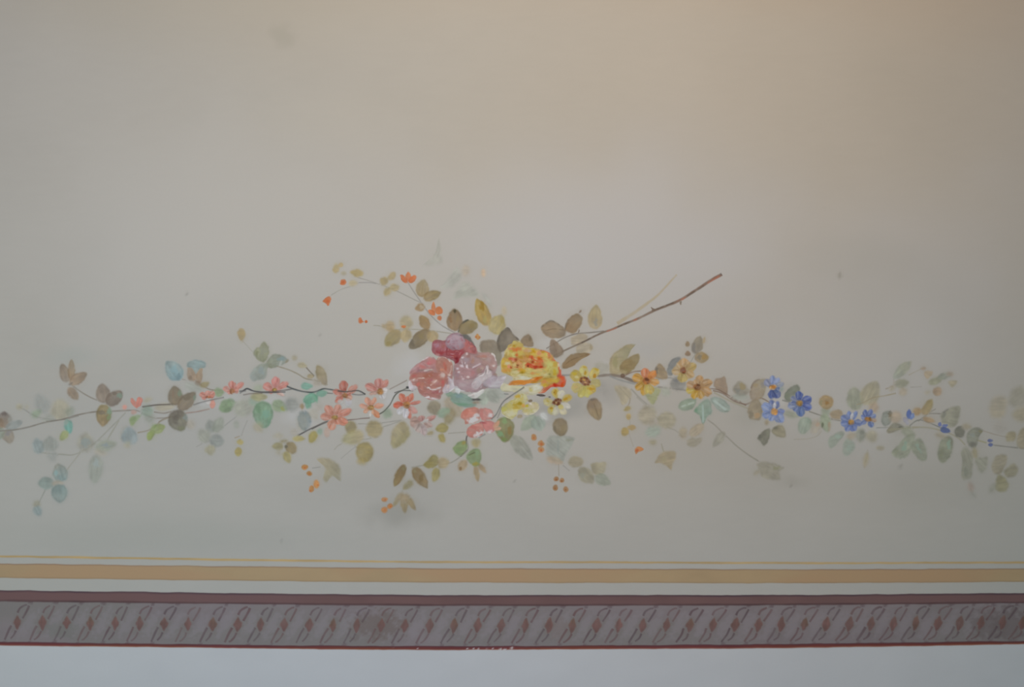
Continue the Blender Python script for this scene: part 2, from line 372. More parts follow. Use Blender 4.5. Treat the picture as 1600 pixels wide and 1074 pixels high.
_gain[0] = 1.0
TH('wall_lower', 'plain white lower wall below the dark red line', 'wall', kind='structure')
band('wall_lower', [1008, 1008, 1012, 1016, 1014, 1012, 1006, 1004], [2137] * 8, (190, 190, 193), (4, 200), .012)
_gain[0] = 1.15
TH('ochre_line', 'thin ochre painted line, uppermost line of the border', 'painted line', 'painted border stripes')
band('ochre_line', [865, 867.6, 872.4, 876.4, 877.2, 878.6, 877.4, 876], [869.5, 871.6, 876.4, 880.2, 881, 882, 881, 879.5], (160, 132, 84), (4, 1), .10, edges=[('b', 1.2, (176, 166, 120), .5)])
TH('tan_band', 'wide tan painted band between the ochre line and the brown stripe', 'painted band', 'painted border stripes')
band('tan_band', [878, 880.6, 884.6, 888, 888.8, 890, 888.4, 887], [901, 903.4, 907.4, 910.4, 911.4, 911.6, 909.6, 908], (149, 127, 98), (4, 1.4), .03, c2=(151, 124, 96), edges=[('t', 1.8, (122, 98, 84), .6), ('b', 1.4, (120, 100, 76), .45)])
TH('brown_stripe', 'dark mauve-brown painted stripe above the patterned band', 'painted band', 'painted border stripes')
band('brown_stripe', [920, 922.6, 926.4, 930, 930.2, 929.8, 926.8, 925], [938.5, 940.4, 944, 947, 947.2, 946, 943.2, 941], (98, 74, 73), (4, 1.3), .05, c2=(101, 76, 76), edges=[('t', 2.4, (70, 54, 62), .8), ('b', 2.6, (72, 54, 56), .75)])
TH('patterned_band', 'grey-mauve painted band with rust diamonds and curled strokes', 'painted band', 'painted border stripes')
band('ground', [938, 940, 943.6, 946.6, 946.8, 945.6, 942.8, 941], [1002, 1004, 1008, 1010, 1009, 1006, 1003, 1001], (114, 105, 107), (2.5, 2), .05, c2=(111, 105, 104))
_DX = [27, 66.4, 104.4, 141, 180, 218, 256.4, 294, 332.4, 371.4, 407, 444, 483.4, 520.6, 557.6, 595.4, 632.6, 671, 709.4, 746.4, 783, 820.6, 858, 894.4, 932.6,
       966.6, 1004, 1041.4, 1078, 1114, 1149, 1185, 1220.6, 1257, 1291, 1327.4, 1361, 1396, 1430.4, 1465.6, 1499.6, 1532.4, 1566.6, 1598]
_rd = np.random.default_rng(5)
T(0, 0, 1)
def _ymid(x): return np.interp(x, [0, 160, 320, 640, 960, 1280, 1600], [972.5, 974.5, 976, 978, 978, 976, 973.5])
def _ytop(x): return np.interp(x, BX, [938, 940.4, 944, 947, 947.2, 946, 943.2, 941])
def _ybot(x): return np.interp(x, BX, [1001, 1003.4, 1007.4, 1009.6, 1008.6, 1006, 1002.6, 1001])
for _x in _DX:                                        # lighter and warmer bays of the ground between the curls
    _y = _ymid(_x); _q = 19
    d(_x + _q, _y, 11, 34, (122, 114, 118), .55, 32, .7)
    d(_x, _y + 2, 12, 22, (106, 99, 96), .5, 25, .8)
for _x in _DX:
    if int(_x) % 7: d(_x + 21, float(_ytop(_x)) + 1.5, 5, 3, (82, 66, 70), .5); d(_x - 19, float(_ybot(_x)) - 1.2, 4.5, 2.6, (88, 70, 74), .45)
d(590, 978, 50, 30, (102, 91, 88), .8, 0, .6); d(870, 980, 22, 24, (110, 98, 95), .5); d(1575, 975, 42, 34, (98, 88, 88), .7); d(1540, 975, 30, 30, (96, 86, 86), .5)
d(95, 985, 40, 16, (104, 102, 98), .5)
for _i, _x in enumerate(_DX):
    _y = float(_ymid(_x)); sl_ = np.interp(_x, [0, 600, 1600], [0, 1.6, 3.2]); jx, jy = _rd.normal(0, .8, 2)
    hw, hh = 6.1 + _rd.normal(0, .5), 12 + _rd.normal(0, .6)
    T(_x, _y, 1)
    p('diamond', [(sl_, -hh), (hw * .55 + sl_ * .5, -hh * .45), (hw, -.5), (hw * .5, hh * .5), (-sl_, hh), (-hw * .55 - sl_ * .4, hh * .45), (-hw, .5), (-hw * .5, -hh * .5)],
      (106, 78, 72) if _i % 5 != 3 else (104, 80, 68), .92, 2.6, (100, 72, 70), .10, .0)
    cc = [(82, 64, 68), (90, 66, 68), (80, 66, 70), (94, 70, 70)][_i % 4]; k = np.interp(_x, [0, 800, 1600], [1, .8, .35])
    w = 3.1 + _rd.normal(0, .25); ht = float(_ymid(_x) - _ytop(_x)); hb = float(_ybot(_x) - _ymid(_x))
    a_ = .62 + _rd.normal(0, .07); lean = np.interp(_x, [0, 1600], [0, 3.5])
    s([(1 + jx, -15), (5 + jx, -22), (9.5 + 2 * k + lean, -26.5), (13.5 + lean + 1.5 * k, -ht + 4.6)][:3 + (_i % 3 != 1)], w, cc, a_, w * .7, 'curl')
    s([(18.5 + lean, -ht + 6), (15.5 + lean, -19), (9 + jx, -5 + jy)], w, cc, a_, w * .8, 'curl', join=True)
    s([(-8.5 + jx, 5), (-13.5, 14 + jy), (-19.5 - lean, hb - 3.5)], w, cc, a_, w * .8, 'curl')
    s([(-1.5 + jx, 13), (-5.5, 20), (-10.5 - lean * .6, hb - 5.5), (-13.5 - lean * .6, hb - 4.5)][:3 + (_i % 2)], w * .9, cc, a_, w * .6, 'curl', join=True)
TH('red_line', 'thin dark red painted line under the patterned band, ragged lower edge', 'painted line', 'painted border stripes')
band('red_line', [1001, 1003.2, 1007.6, 1010, 1008.8, 1006, 1002.2, 1001], [1007.6, 1009.2, 1012.8, 1016.2, 1014.8, 1012.6, 1007, 1005.5], (98, 50, 50), (2.5, .9), .10, c2=(104, 54, 46), edges=[('t', 2, (74, 54, 64), .6), ('b', 1.3, (158, 118, 92), .5)])
T(0, 0, 1)
for _x, _y, _r in ((799, 1013, 3.2), (789, 1015.5, 2.2), (740, 1014, 1.4), (748, 1014.5, 1.3), (731, 1014, 1.2), (770, 1013.5, 1.2), (782, 1015, 2.0), (761, 1014.4, 1.2), (652, 1013.4, 1), (614, 1013, .9)):
    d(_x, _y, _r * 1.6, _r, (176, 172, 174), .85)
# ---- garland, painted from the faint leaves at the back to the blossoms in front
SP, FL, VI = 'leaf spray', 'flower', 'branch'
# left end
T(0, 540)
TH('leaf_spray', 'faded grey and khaki leaves above the vine near the left edge', SP)
s([(200, 640), (270, 680), (340, 722), (430, 757), (600, 778)], 13, 'stg', .6)
l(490, 690, 380, 515, 150, 'gy', .5, 3); l(640, 775, 620, 560, 205, 'pk', .62, 3); l(690, 730, 770, 650, 90, 'gg', .6, 2.5); l(560, 750, 440, 780, 70, 'gg', .3, 3)
l(330, 735, 430, 685, 72, 'gn', .5, 2.5); e('bud', 205, 640, 32, 30, 'pk', .7, 2.5); e('bud', 280, 640, 22, 24, 'pk', .4, 2.5)
TH('leaf_spray', 'brown and grey leaf cluster cut by the left picture edge', SP)
l(40, 860, 45, 690, 175, 'br', .85, c2=(118, 110, 106)); d(45, 715, 50, 40, (104, 92, 88), .6); d(110, 790, 40, 60, (150, 150, 144), .7)
l(30, 850, -90, 760, 130, 'br', .8); l(60, 870, 235, 790, 90, (137, 141, 139), .85); l(60, 880, 110, 1025, 125, (142, 130, 116), .9); d(85, 925, 45, 40, (132, 130, 134), .6)
l(40, 880, -80, 960, 120, 'gg', .8)
TH('vine_branch', 'long brown vine running up from the left edge to the coral blossoms', VI)
s([(-700, 1000), (-300, 940), (0, 892), (150, 880), (300, 850), (460, 805), (640, 772), (820, 722), (1000, 691), (1200, 684), (1350, 676)], 18, 'stg', .9, 15, c2='st')
s([(-420, 960), (-600, 860), (-760, 830)], 12, 'stg', .7)
s([(480, 790), (660, 772), (820, 735)], 8, (104, 98, 90), .6)
s([(1350, 676), (1430, 680), (1580, 750), (1700, 756), (1830, 740)], 10, 'st', .8)
s([(1480, 640), (1600, 625), (1760, 612), (1840, 612)], 13, (96, 90, 84), .85)
TH('leaf_spray', 'four brown leaves standing up above the vine near the left', SP)
s([(745, 410), (835, 478), (930, 535), (1010, 570), (1085, 597)], 14, (132, 124, 114), .85)
l(705, 385, 640, 188, 112, (142, 126, 112), .92, c2='br'); l(745, 365, 745, 148, 78, (148, 130, 104), .92, c2=(140, 124, 104)); l(725, 400, 905, 288, 112, (152, 132, 110), .92, c2='br')
l(712, 440, 812, 568, 92, 'br', .9, c2=(146, 130, 112)); e('bud', 735, 400, 22, 12, (110, 104, 98), .6, rot=-30)
TH('leaf_spray', 'round brown leaf trefoil on the vine beside the first coral blossom', SP)
l(1085, 598, 1060, 395, 150, (138, 122, 108), .93, c2=(130, 115, 102)); d(1010, 470, 26, 70, (150, 138, 122), .4)
l(1110, 610, 1275, 478, 145, (124, 110, 98), .93); d(1245, 525, 45, 45, (126, 142, 128), .8); d(1190, 500, 40, 24, (104, 94, 84), .5)
l(1090, 615, 1070, 845, 160, 'old', .92, c2=(142, 120, 88)); d(1145, 690, 42, 90, (128, 148, 128), .85); d(1140, 750, 30, 40, (126, 142, 104), .7); d(1060, 700, 50, 30, (110, 104, 98), .5)
e('bud', 1300, 645, 26, 26, 'co', .85)
TH('leaf_spray', 'turquoise leaf with a yellow-green leaf hanging below the vine at left', SP)
l(700, 770, 728, 918, 92, 'tq', .92, c2=(104, 158, 148)); d(690, 800, 30, 40, (150, 156, 148), .6)
l(700, 890, 630, 995, 82, (142, 148, 98), .9)
T(0, 660)
TH('leaf_spray', 'blue-green drooping spray hanging lowest at the left end', SP)
s([(1310, -100), (1150, 60), (990, 215), (880, 290), (760, 340), (640, 335), (500, 325), (350, 302)], 12, (140, 138, 126), .75)
s([(840, 315), (740, 440), (690, 510), (600, 640)], 12, (146, 142, 128), .6); s([(480, 690), (430, 790), (390, 870)], 14, (136, 138, 130), .8)
s([(1240, -20), (1120, 180)], 14, (140, 138, 120), .6)
l(430, 325, 370, 170, 120, (138, 148, 148), .85, 2.6); l(530, 305, 515, 145, 165, (140, 142, 136), .85, 2.6); l(520, 320, 570, 395, 90, (140, 142, 138), .6, 2.8)
l(900, 310, 885, 110, 180, (146, 142, 130), .7, 2.6, c2=(150, 146, 130)); d(890, 220, 75, 60, (140, 148, 146), .7)
l(990, 270, 1210, 220, 120, (142, 146, 130), .75, 2.6); d(1100, 245, 70, 30, (138, 146, 150), .7); l(980, 300, 1120, 335, 60, 'pe', .6, 2.6)
l(1010, 345, 985, 645, 150, (146, 148, 138), .75, 2.4, c2=(136, 140, 130)); d(1005, 430, 40, 70, (156, 164, 162), .7)
l(650, 620, 605, 430, 165, (128, 148, 148), .92, 2, c2=(146, 144, 134)); d(580, 530, 32, 36, (136, 168, 168), .6)
l(560, 640, 395, 630, 135, (126, 138, 132), .9, 2); e('bud', 600, 640, 60, 28, (160, 148, 132), .75, 2.4); l(610, 645, 635, 842, 170, (122, 142, 140), .92, 2, c2=(132, 142, 138))
e('bud', 382, 855, 40, 40, (144, 144, 126), .75, 2.4); l(370, 880, 420, 975, 90, (132, 144, 144), .9, 2.4)
T(200, 600)
TH('leaf_spray', 'grey-blue leaf with bright green tips below the leftmost coral blossom', SP)
l(0, 610, -10, 440, 160, (146, 146, 136), .6, 2.6); l(20, 640, 10, 450, 165, (136, 148, 152), .8, 2.4); l(-20, 610, 20, 660, 70, 'pk', .6, 2.6)
l(60, 340, 40, 440, 70, 'gnb', .8); l(20, 380, 130, 330, 60, (134, 152, 112), .75)
s([(100, 510), (210, 485), (280, 440), (340, 390), (430, 352)], 12, (140, 128, 108), .75)
l(265, 480, 210, 590, 75, (134, 148, 84), .92); l(260, 490, 385, 440, 95, (140, 152, 100), .92, c2=(132, 142, 88)); l(240, 480, 300, 420, 50, 'gnb', .7)
TH('leaf_spray', 'faded grey-green leaves and khaki wash right of the leftmost coral blossom', SP)
l(150, 260, 260, 310, 120, (130, 148, 132), .75, 2.4); l(180, 380, 270, 330, 110, 'gg', .5, 2.8); l(280, 250, 490, 235, 80, (156, 150, 126), .55, 2.6); l(160, 190, 250, 150, 46, 'pk', .6, 2.4)
T(200, 500)
TH('leaf_spray', 'two blue leaves with brown edges on a thin upright stem', SP)
s([(560, 620), (600, 625)], 8, 'st', .5); s([(690, 620), (740, 668), (840, 720), (915, 737)], 14, (130, 118, 104), .85)
l(545, 625, 405, 430, 175, (120, 148, 156), .95, c2=(136, 152, 152)); d(480, 520, 50, 60, (132, 160, 166), .6); d(535, 590, 30, 40, (110, 130, 136), .6)
p('leaf', [(622, 490), (615, 560), (625, 622), (660, 640), (700, 628), (722, 560), (690, 520), (650, 490)], (140, 124, 106), .9); d(650, 600, 30, 30, (126, 110, 94), .5)
p('leaf', [(735, 500), (775, 490), (772, 570), (764, 655), (720, 650), (712, 590)], (144, 128, 108), .9); l(700, 640, 775, 690, 50, (126, 112, 98), .8)
p('leaf', [(612, 455), (660, 425), (735, 418), (803, 448), (798, 500), (745, 505), (708, 560), (672, 500), (618, 492)], (130, 150, 152), .92); d(708, 540, 16, 40, (152, 154, 150), .7, 10)
l(750, 690, 850, 655, 62, 'ol', .85); l(590, 665, 770, 740, 90, (152, 158, 148), .5, 2.6)
TH('leaf_spray', 'large dark brown trefoil on the vine under the blue leaves', SP)
s([(150, 908), (300, 887), (490, 882)], 15, (104, 98, 92), .85); s([(270, 960), (380, 972), (480, 945)], 11, (124, 112, 100), .75)
s([(320, 1065), (375, 1030), (440, 1008)], 12, (128, 118, 106), .7)
l(505, 895, 478, 680, 155, (122, 112, 92), .95, c2=(112, 100, 82)); d(540, 765, 28, 60, (126, 138, 118), .8); d(470, 780, 24, 60, (134, 116, 100), .6)
l(525, 935, 705, 755, 145, (126, 116, 100), .95, c2=(120, 110, 94)); d(705, 820, 40, 40, (124, 138, 124), .8); d(625, 810, 60, 50, (112, 102, 86), .5)
l(480, 945, 570, 1160, 205, (114, 106, 94), .95, c2=(124, 122, 104)); d(610, 1020, 40, 60, (134, 142, 138), .75); d(505, 1020, 40, 70, (98, 92, 84), .5); d(560, 1130, 50, 40, (132, 136, 106), .5)
l(620, 1050, 680, 1130, 90, 'pe', .6, 2.4)
TH('leaf_spray', 'faded grey trefoil hanging under the dark brown trefoil', SP)
T(200, 600)
s([(1120, 350), (1040, 410), (960, 480)], 12, (142, 142, 138), .75); s([(860, 580), (780, 620), (710, 658)], 9, 'stg', .45)
l(890, 505, 840, 375, 115, (134, 138, 132), .8, 2.4); l(905, 505, 980, 345, 110, (140, 144, 132), .8, 2.4); l(850, 590, 1000, 600, 130, (132, 136, 132), .85, 2.4)
l(840, 590, 735, 480, 130, (144, 146, 132), .65, 2.6); l(850, 640, 865, 745, 110, (144, 144, 122), .8, 2.4); d(850, 600, 60, 40, (132, 142, 144), .6)
TH('berry_spray', 'yellow buds hanging from a thin stem left of the olive spray', SP, 'yellow bud stems')
s([(1245, 380), (1205, 470), (1180, 545)], 11, 'stg', .45, n='stem'); s([(1110, 565), (1165, 545)], 9, (146, 122, 90), .7)
e('bud', 1165, 608, 36, 30, (156, 146, 92), .9, 1.8); e('bud', 1150, 710, 34, 46, (152, 142, 84), .92, 1.8); e('bud', 1130, 425, 28, 40, 'gg', .5, 2.4)
T(200, 500)
TH('leaf_spray', 'grey-green trefoil with one ochre bud on a tall arching stem', SP)
s([(1190, 215), (1250, 280), (1310, 345)], 8, (150, 146, 132), .6); T(400, 520); s([(150, 330), (320, 380), (430, 428), (520, 480), (640, 502), (745, 545)], 13, (136, 128, 110), .85)
T(200, 500); e('bud', 1180, 148, 42, 60, (150, 136, 98), .9, 1.8); e('bud', 1190, 210, 14, 18, (150, 140, 110), .5, 2)
p('leaf', [(1405, 442), (1340, 400), (1308, 345), (1335, 290), (1370, 285), (1390, 240), (1425, 232), (1465, 280), (1472, 340), (1450, 400)], (128, 132, 106), .93, c2=(136, 138, 112)); d(1410, 330, 46, 50, (142, 144, 130), .7); d(1340, 360, 24, 50, (118, 120, 92), .5)
l(1440, 480, 1675, 420, 135, (128, 132, 110), .93, b=-30, c2=(132, 142, 138)); d(1590, 410, 60, 32, (128, 146, 148), .8); d(1590, 450, 16, 40, (172, 174, 170), .7, 20); d(1665, 450, 30, 40, (140, 128, 106), .7)
p('leaf', [(1452, 462), (1380, 460), (1300, 520), (1272, 580), (1300, 640), (1360, 630), (1430, 600), (1448, 520)], (130, 136, 122), .9, c2=(138, 148, 146)); d(1390, 530, 50, 50, (140, 150, 150), .7)
T(400, 520)
TH('leaf_spray', 'small olive leaf with two buds standing above the dark twig', SP)
s([(525, 365), (570, 415), (605, 452)], 14, (104, 96, 82), .85); e('bud', 403, 262, 24, 26, (152, 148, 120), .6, 2.2); l(430, 330, 530, 350, 54, (148, 144, 114), .8); e('bud', 565, 455, 34, 22, (138, 128, 96), .8)
p('leaf', [(640, 335), (700, 370), (725, 420), (740, 500), (735, 550), (680, 530), (630, 460), (622, 390)], (136, 128, 96), .93, c2=(144, 132, 112)); l(600, 510, 670, 545, 70, 'pe', .6, 2.2)
# greens under the coral blossoms
T(200, 600)
TH('leaf_spray', 'pale green leaves under the coral blossoms left of the large green leaf', SP)
l(1080, 190, 955, 280, 130, (120, 142, 108), .9, 2); l(1030, 190, 1115, 200, 80, (126, 146, 116), .8, 2); l(900, 95, 1000, 80, 90, (130, 148, 112), .85, 2)
l(1110, 300, 1330, 190, 170, (148, 150, 136), .7, 2.8); l(1270, 150, 1370, 210, 110, (136, 156, 140), .75, 2.4); l(1280, 130, 1450, 140, 90, (148, 148, 110), .8, 2.2); l(1310, 60, 1410, 30, 70, (136, 150, 120), .5, 2.6)
TH('leaf_spray', 'large round blue-green leaf below the third coral blossom', SP)
l(1395, 180, 1420, 470, 215, (116, 146, 116), .95, c2=(120, 152, 128)); d(1430, 320, 60, 70, (124, 160, 142), .7); d(1360, 260, 30, 70, (108, 136, 108), .6); d(1470, 400, 30, 50, (110, 142, 120), .5)
l(1330, 410, 1390, 500, 90, 'pk', .6, 2.6); l(1500, 200, 1660, 270, 120, (132, 150, 118), .85, 2.2); d(1610, 265, 30, 30, (150, 152, 92), .8)
T(400, 520)
TH('leaf_spray', 'turquoise leaves hanging on the dark twig between coral blossoms', SP)
l(470, 555, 590, 560, 74, (108, 154, 138), .92, 1.5); l(630, 640, 745, 625, 66, (106, 150, 132), .92, 1.5); l(640, 660, 490, 720, 105, (96, 148, 126), .95, 1.5, c2=(110, 156, 134)); l(540, 690, 545, 805, 66, (104, 150, 128), .9, 1.5); e('leaf', 480, 770, 20, 34, (130, 112, 80), .8); l(600, 640, 640, 720, 50, (104, 150, 126), .85)
TH('leaf_spray', 'two grey-blue leaves beneath the dark twig', SP)
e('leaf', 370, 750, 76, 74, (140, 144, 140), .75, 2.6); l(500, 815, 510, 1030, 140, (118, 134, 140), .92, 2.2, c2=(124, 138, 144)); e('leaf', 480, 930, 60, 100, (148, 144, 122), .3, 2.8)
l(560, 800, 640, 900, 110, 'pk', .4, 3); l(680, 800, 620, 760, 80, 'pe', .4, 3)
T(420, 640)
TH('leaf_spray', 'small olive trefoil low beneath the coral blossoms', SP)
s([(290, 278), (360, 242), (450, 195), (560, 142), (620, 118)], 14, (84, 80, 78), .85, 10)
s([(180, 390), (160, 345), (180, 330)], 8, 'stg', .6)
l(150, 382, 30, 388, 78, (140, 136, 98), .9, 2); l(190, 350, 280, 455, 115, (136, 124, 90), .92, 2); l(170, 435, 215, 555, 82, (146, 140, 92), .9, 2.2); l(120, 335, 200, 325, 30, 'ol', .7, 2); e('bud', 180, 388, 16, 14, (96, 96, 84), .8); e('leaf', 95, 275, 46, 26, 'pk', .45, 2.6); l(90, 430, 120, 470, 60, 'pk', .5, 2.6)
l(245, 305, 375, 305, 56, (156, 150, 96), .85, 2); l(490, 225, 430, 350, 90, (144, 136, 72), .92, 2); e('bud', 530, 230, 28, 30, (124, 150, 132), .75, 2); e('leaf', 265, 240, 34, 36, 'pe', .45, 2.2)
TH('leaf_spray', 'spray of round olive leaves under the central coral blossoms', SP)
s([(930, 150), (1050, 150), (1180, 140), (1380, 112)], 11, 'stg', .6); s([(1190, 182), (1290, 150), (1390, 112)], 12, (140, 138, 130), .7); s([(960, 315), (1050, 305), (1140, 288)], 8, (136, 130, 110), .7); s([(680, 422), (720, 380), (760, 360)], 9, (144, 140, 124), .7); s([(750, 515), (850, 430), (930, 370)], 7, 'stg', .45)
l(880, 125, 820, 250, 120, (140, 132, 98), .9, 2.2); e('leaf', 1100, 205, 88, 88, (142, 134, 100), .9, 2.6); l(990, 265, 760, 325, 150, (152, 142, 108), .78, 2.6, c2=(148, 142, 96)); e('leaf', 1000, 445, 92, 108, (140, 130, 84), .92, 2.4); l(970, 500, 990, 575, 120, (142, 132, 90), .7, 2.6)
p('leaf', [(1300, 200), (1380, 125), (1440, 160), (1472, 250), (1440, 310), (1390, 360), (1310, 412), (1268, 350), (1280, 260)], (148, 140, 108), .9, 2.6, c2=(146, 138, 98))
TH('leaf_spray', 'ragged pale olive leaf beside the hanging orange berries', SP)
s([(450, 612), (540, 600)], 9, 'stg', .65)
p('leaf', [(498, 520), (580, 505), (700, 552), (742, 620), (742, 745), (660, 690), (602, 760), (565, 720), (590, 630), (560, 575)], (146, 138, 110), .85, 2.6, c2=(144, 138, 114))
for _lb, _u, _v, _r in (('uppermost orange berry left of the ragged olive leaf', 375, 602, 33), ('second orange berry from the top left of the ragged olive leaf', 423, 670, 30)):
    TH('orange_berry', _lb, 'berry', 'orange berries under the garland'); e('berry', _u, _v, _r, _r * .88, (182, 122, 62), .93, 1.5); d(_u, _v + 5, 15, 12, (190, 96, 56), .7)
TH('orange_berry', 'orange berry pair lowest of the berries left of the ragged olive leaf', 'berry', 'orange berries under the garland')
l(495, 735, 498, 825, 58, (186, 124, 62), .93, 1.5); d(510, 790, 20, 14, (186, 92, 56), .6); e('berry', 443, 830, 26, 34, (184, 122, 64), .92, 1.5); d(430, 850, 14, 12, (186, 92, 56), .6)
T(580, 620)
TH('leaf_spray', 'long olive-brown spray trailing down to the lower center', SP)
s([(420, 738), (560, 715), (700, 710), (830, 688), (950, 610), (1010, 545), (990, 405)], 13, (132, 130, 118), .65)
s([(930, 625), (1000, 555)], 12, (86, 84, 74), .8); s([(300, 1010), (340, 960), (430, 880)], 9, (140, 138, 112), .6)
l(350, 715, 238, 935, 96, (116, 98, 62), .93, 2); d(340, 745, 30, 40, (134, 126, 96), .7); d(250, 900, 20, 40, (146, 132, 92), .6)
l(440, 738, 585, 955, 122, (130, 110, 72), .93, 2, c2=(132, 112, 80)); d(450, 775, 24, 40, (144, 138, 110), .6); d(520, 850, 30, 60, (120, 100, 64), .5)
p('leaf', [(545, 710), (590, 660), (640, 610), (690, 625), (705, 690), (660, 735), (600, 745)], (132, 126, 76), .93, 2); d(600, 705, 40, 20, (142, 132, 88), .6)
l(690, 745, 650, 890, 84, (144, 138, 88), .92, 2); l(690, 690, 815, 690, 118, (148, 138, 108), .85, 2.2)
l(990, 660, 915, 775, 88, (152, 138, 110), .85, 2.2); d(930, 750, 16, 24, (130, 104, 70), .7); l(430, 890, 330, 965, 66, (136, 132, 100), .85, 2.2); e('bud', 410, 900, 26, 40, (138, 136, 110), .6, 2.4)
TH('leaf_spray', 'brown star-shaped leaf tip hanging lowest at the lower center', SP)
T(420, 640)
l(1390, 870, 1290, 1018, 56, (140, 132, 104), .85, 2); l(1400, 880, 1418, 1085, 74, (132, 120, 88), .88, 2.2); l(1420, 885, 1530, 1050, 66, (134, 122, 92), .88, 2.2); l(1340, 930, 1460, 900, 90, (150, 140, 120), .7, 2.6)
for _lb, _u, _v, _ru, _rv, _ro in (('uppermost orange berry beside the brown star-shaped leaf tip', 1208, 940, 34, 24, 0), ('middle orange berry beside the brown star-shaped leaf tip', 1262, 1010, 27, 27, -30), ('lowest orange berry beside the brown star-shaped leaf tip', 1205, 1046, 33, 33, 0)):
    TH('orange_berry', _lb, 'berry', 'orange berries under the garland'); e('berry', _u, _v, _ru, _rv, (186, 122, 70), .92, 1.5, _ro); d(_u + 4, _v + 2, 14, 10, (190, 94, 54), .7)
# upper left sprays
T(480, 390)
TH('leaf_spray', 'high twig with pale yellow buds and olive leaves, top left of the roses', SP)
s([(490, 283), (640, 325), (740, 360), (870, 405), (1000, 465), (1110, 520), (1180, 552)], 9, (140, 138, 132), .85); s([(520, 346), (650, 345), (720, 356)], 9, (132, 130, 130), .75); s([(250, 476), (350, 418), (450, 385), (480, 372)], 9, (146, 146, 138), .7)
e('bud', 302, 205, 36, 40, (160, 148, 106), .85, 2); e('bud', 346, 160, 24, 22, (154, 140, 98), .8, 1.8); e('bud', 380, 250, 24, 17, (152, 150, 128), .7, 2); e('bud', 300, 170, 22, 24, (156, 150, 118), .6, 2)
l(585, 255, 445, 235, 76, (158, 146, 98), .88, 2); l(440, 355, 520, 348, 52, (158, 150, 116), .75, 2)
l(830, 355, 768, 300, 96, (152, 142, 104), .88, 1.9); l(850, 315, 915, 240, 66, (152, 142, 106), .88, 1.9); l(855, 405, 965, 390, 76, (152, 144, 110), .85, 1.9); l(865, 405, 805, 480, 72, (152, 142, 102), .85, 1.9)
l(1190, 492, 1215, 312, 140, (142, 128, 92), .94, 1.5, c2=(150, 136, 104), rib=(128, 112, 78)); l(1210, 512, 1395, 448, 104, (140, 124, 86), .93, 1.6, c2=(136, 122, 84)); d(1340, 500, 34, 20, (152, 140, 108), .6)
TH('leaf_spray', 'olive-brown leaves on the two stems sloping down to the pink rose', SP)
s([(1050, 345), (1110, 440), (1180, 540), (1250, 640), (1300, 700), (1400, 790), (1540, 872)], 11, (132, 130, 128), .8); s([(690, 792), (760, 797), (900, 830), (1080, 832), (1250, 840), (1500, 876)], 8, (142, 138, 122), .85)
l(1225, 592, 1125, 618, 84, (140, 118, 82), .85, 1.5); d(1195, 600, 34, 32, (172, 160, 138), .8)
l(1268, 832, 1175, 685, 104, (142, 120, 84), .94, 1.5, c2=(138, 116, 78)); d(1215, 740, 24, 40, (152, 130, 96), .6)
l(1275, 842, 1060, 1035, 138, (128, 114, 84), .94, 1.5, c2=(112, 102, 82)); d(1090, 970, 30, 60, (104, 96, 84), .6, -30); d(1190, 900, 34, 40, (140, 126, 90), .6); l(1270, 860, 1350, 965, 118, (150, 138, 104), .88, 1.6)
e('leaf', 1030, 765, 66, 72, (154, 146, 110), .72, 2); d(1020, 720, 40, 30, (162, 156, 130), .5)
l(905, 845, 775, 785, 70, (156, 142, 108), .75, 2); e('leaf', 868, 800, 46, 52, (156, 142, 110), .75, 2); l(965, 850, 812, 1010, 145, (142, 130, 94), .9, 1.8, c2=(134, 122, 80)); d(850, 980, 40, 30, (142, 128, 82), .6); l(1040, 835, 1015, 965, 116, (150, 140, 106), .85, 2)
l(1535, 850, 1535, 612, 165, (130, 110, 80), .95, 1.5, c2=(120, 100, 72)); d(1540, 640, 24, 24, (78, 74, 56), .85); d(1490, 720, 30, 50, (136, 104, 74), .6); d(1570, 720, 20, 60, (146, 128, 94), .6)
T(600, 500)
TH('leaf_spray', 'dark olive-brown leaf resting on top of the crimson rose', SP)
p('leaf', [(772, 125), (800, 45), (870, 0), (955, 25), (972, 80), (905, 138), (820, 152)], (122, 110, 80), .95, 1.5, c2=(132, 120, 84)); dl([(770, 125), (800, 45), (870, 0)], 22, (86, 86, 78), .8); d(920, 70, 40, 40, (140, 124, 82), .5); d(860, -3, 26, 18, (82, 80, 72), .7)
T(640, 360)
TH('leaf_spray', 'mustard yellow leaf and paler yellow leaf above the roses', SP)
l(815, 995, 702, 712, 145, (158, 138, 84), .94, 1.6, c2=(160, 134, 62)); d(755, 790, 30, 70, (146, 116, 44), .7); d(780, 930, 30, 50, (166, 158, 104), .7)
l(870, 1080, 960, 880, 175, (162, 156, 112), .92, 1.8, c2=(164, 150, 98)); d(960, 950, 30, 60, (158, 144, 88), .6); e('leaf', 985, 845, 24, 44, (168, 160, 130), .5, 2.2)
TH('leaf_spray', 'ghostly pale green leaf wash high above the roses', SP)
p('leaf', [(300, 80), (330, 250), (330, 345), (220, 365), (130, 362), (240, 300), (280, 200)], (160, 164, 156), .55, 3); p('leaf', [(310, 600), (400, 520), (470, 400), (500, 390), (530, 500), (430, 590)], (160, 166, 160), .6, 3)
p('leaf', [(450, 715), (550, 560), (620, 560), (720, 660), (700, 690), (560, 690)], (158, 165, 156), .65, 3); p('leaf', [(750, 660), (810, 690), (850, 760), (840, 790), (800, 740)], (160, 166, 162), .6, 3)
e('bud', 585, 420, 40, 56, (172, 162, 148), .7, 2.8); e('bud', 770, 445, 20, 40, (178, 158, 132), .75, 2.4)
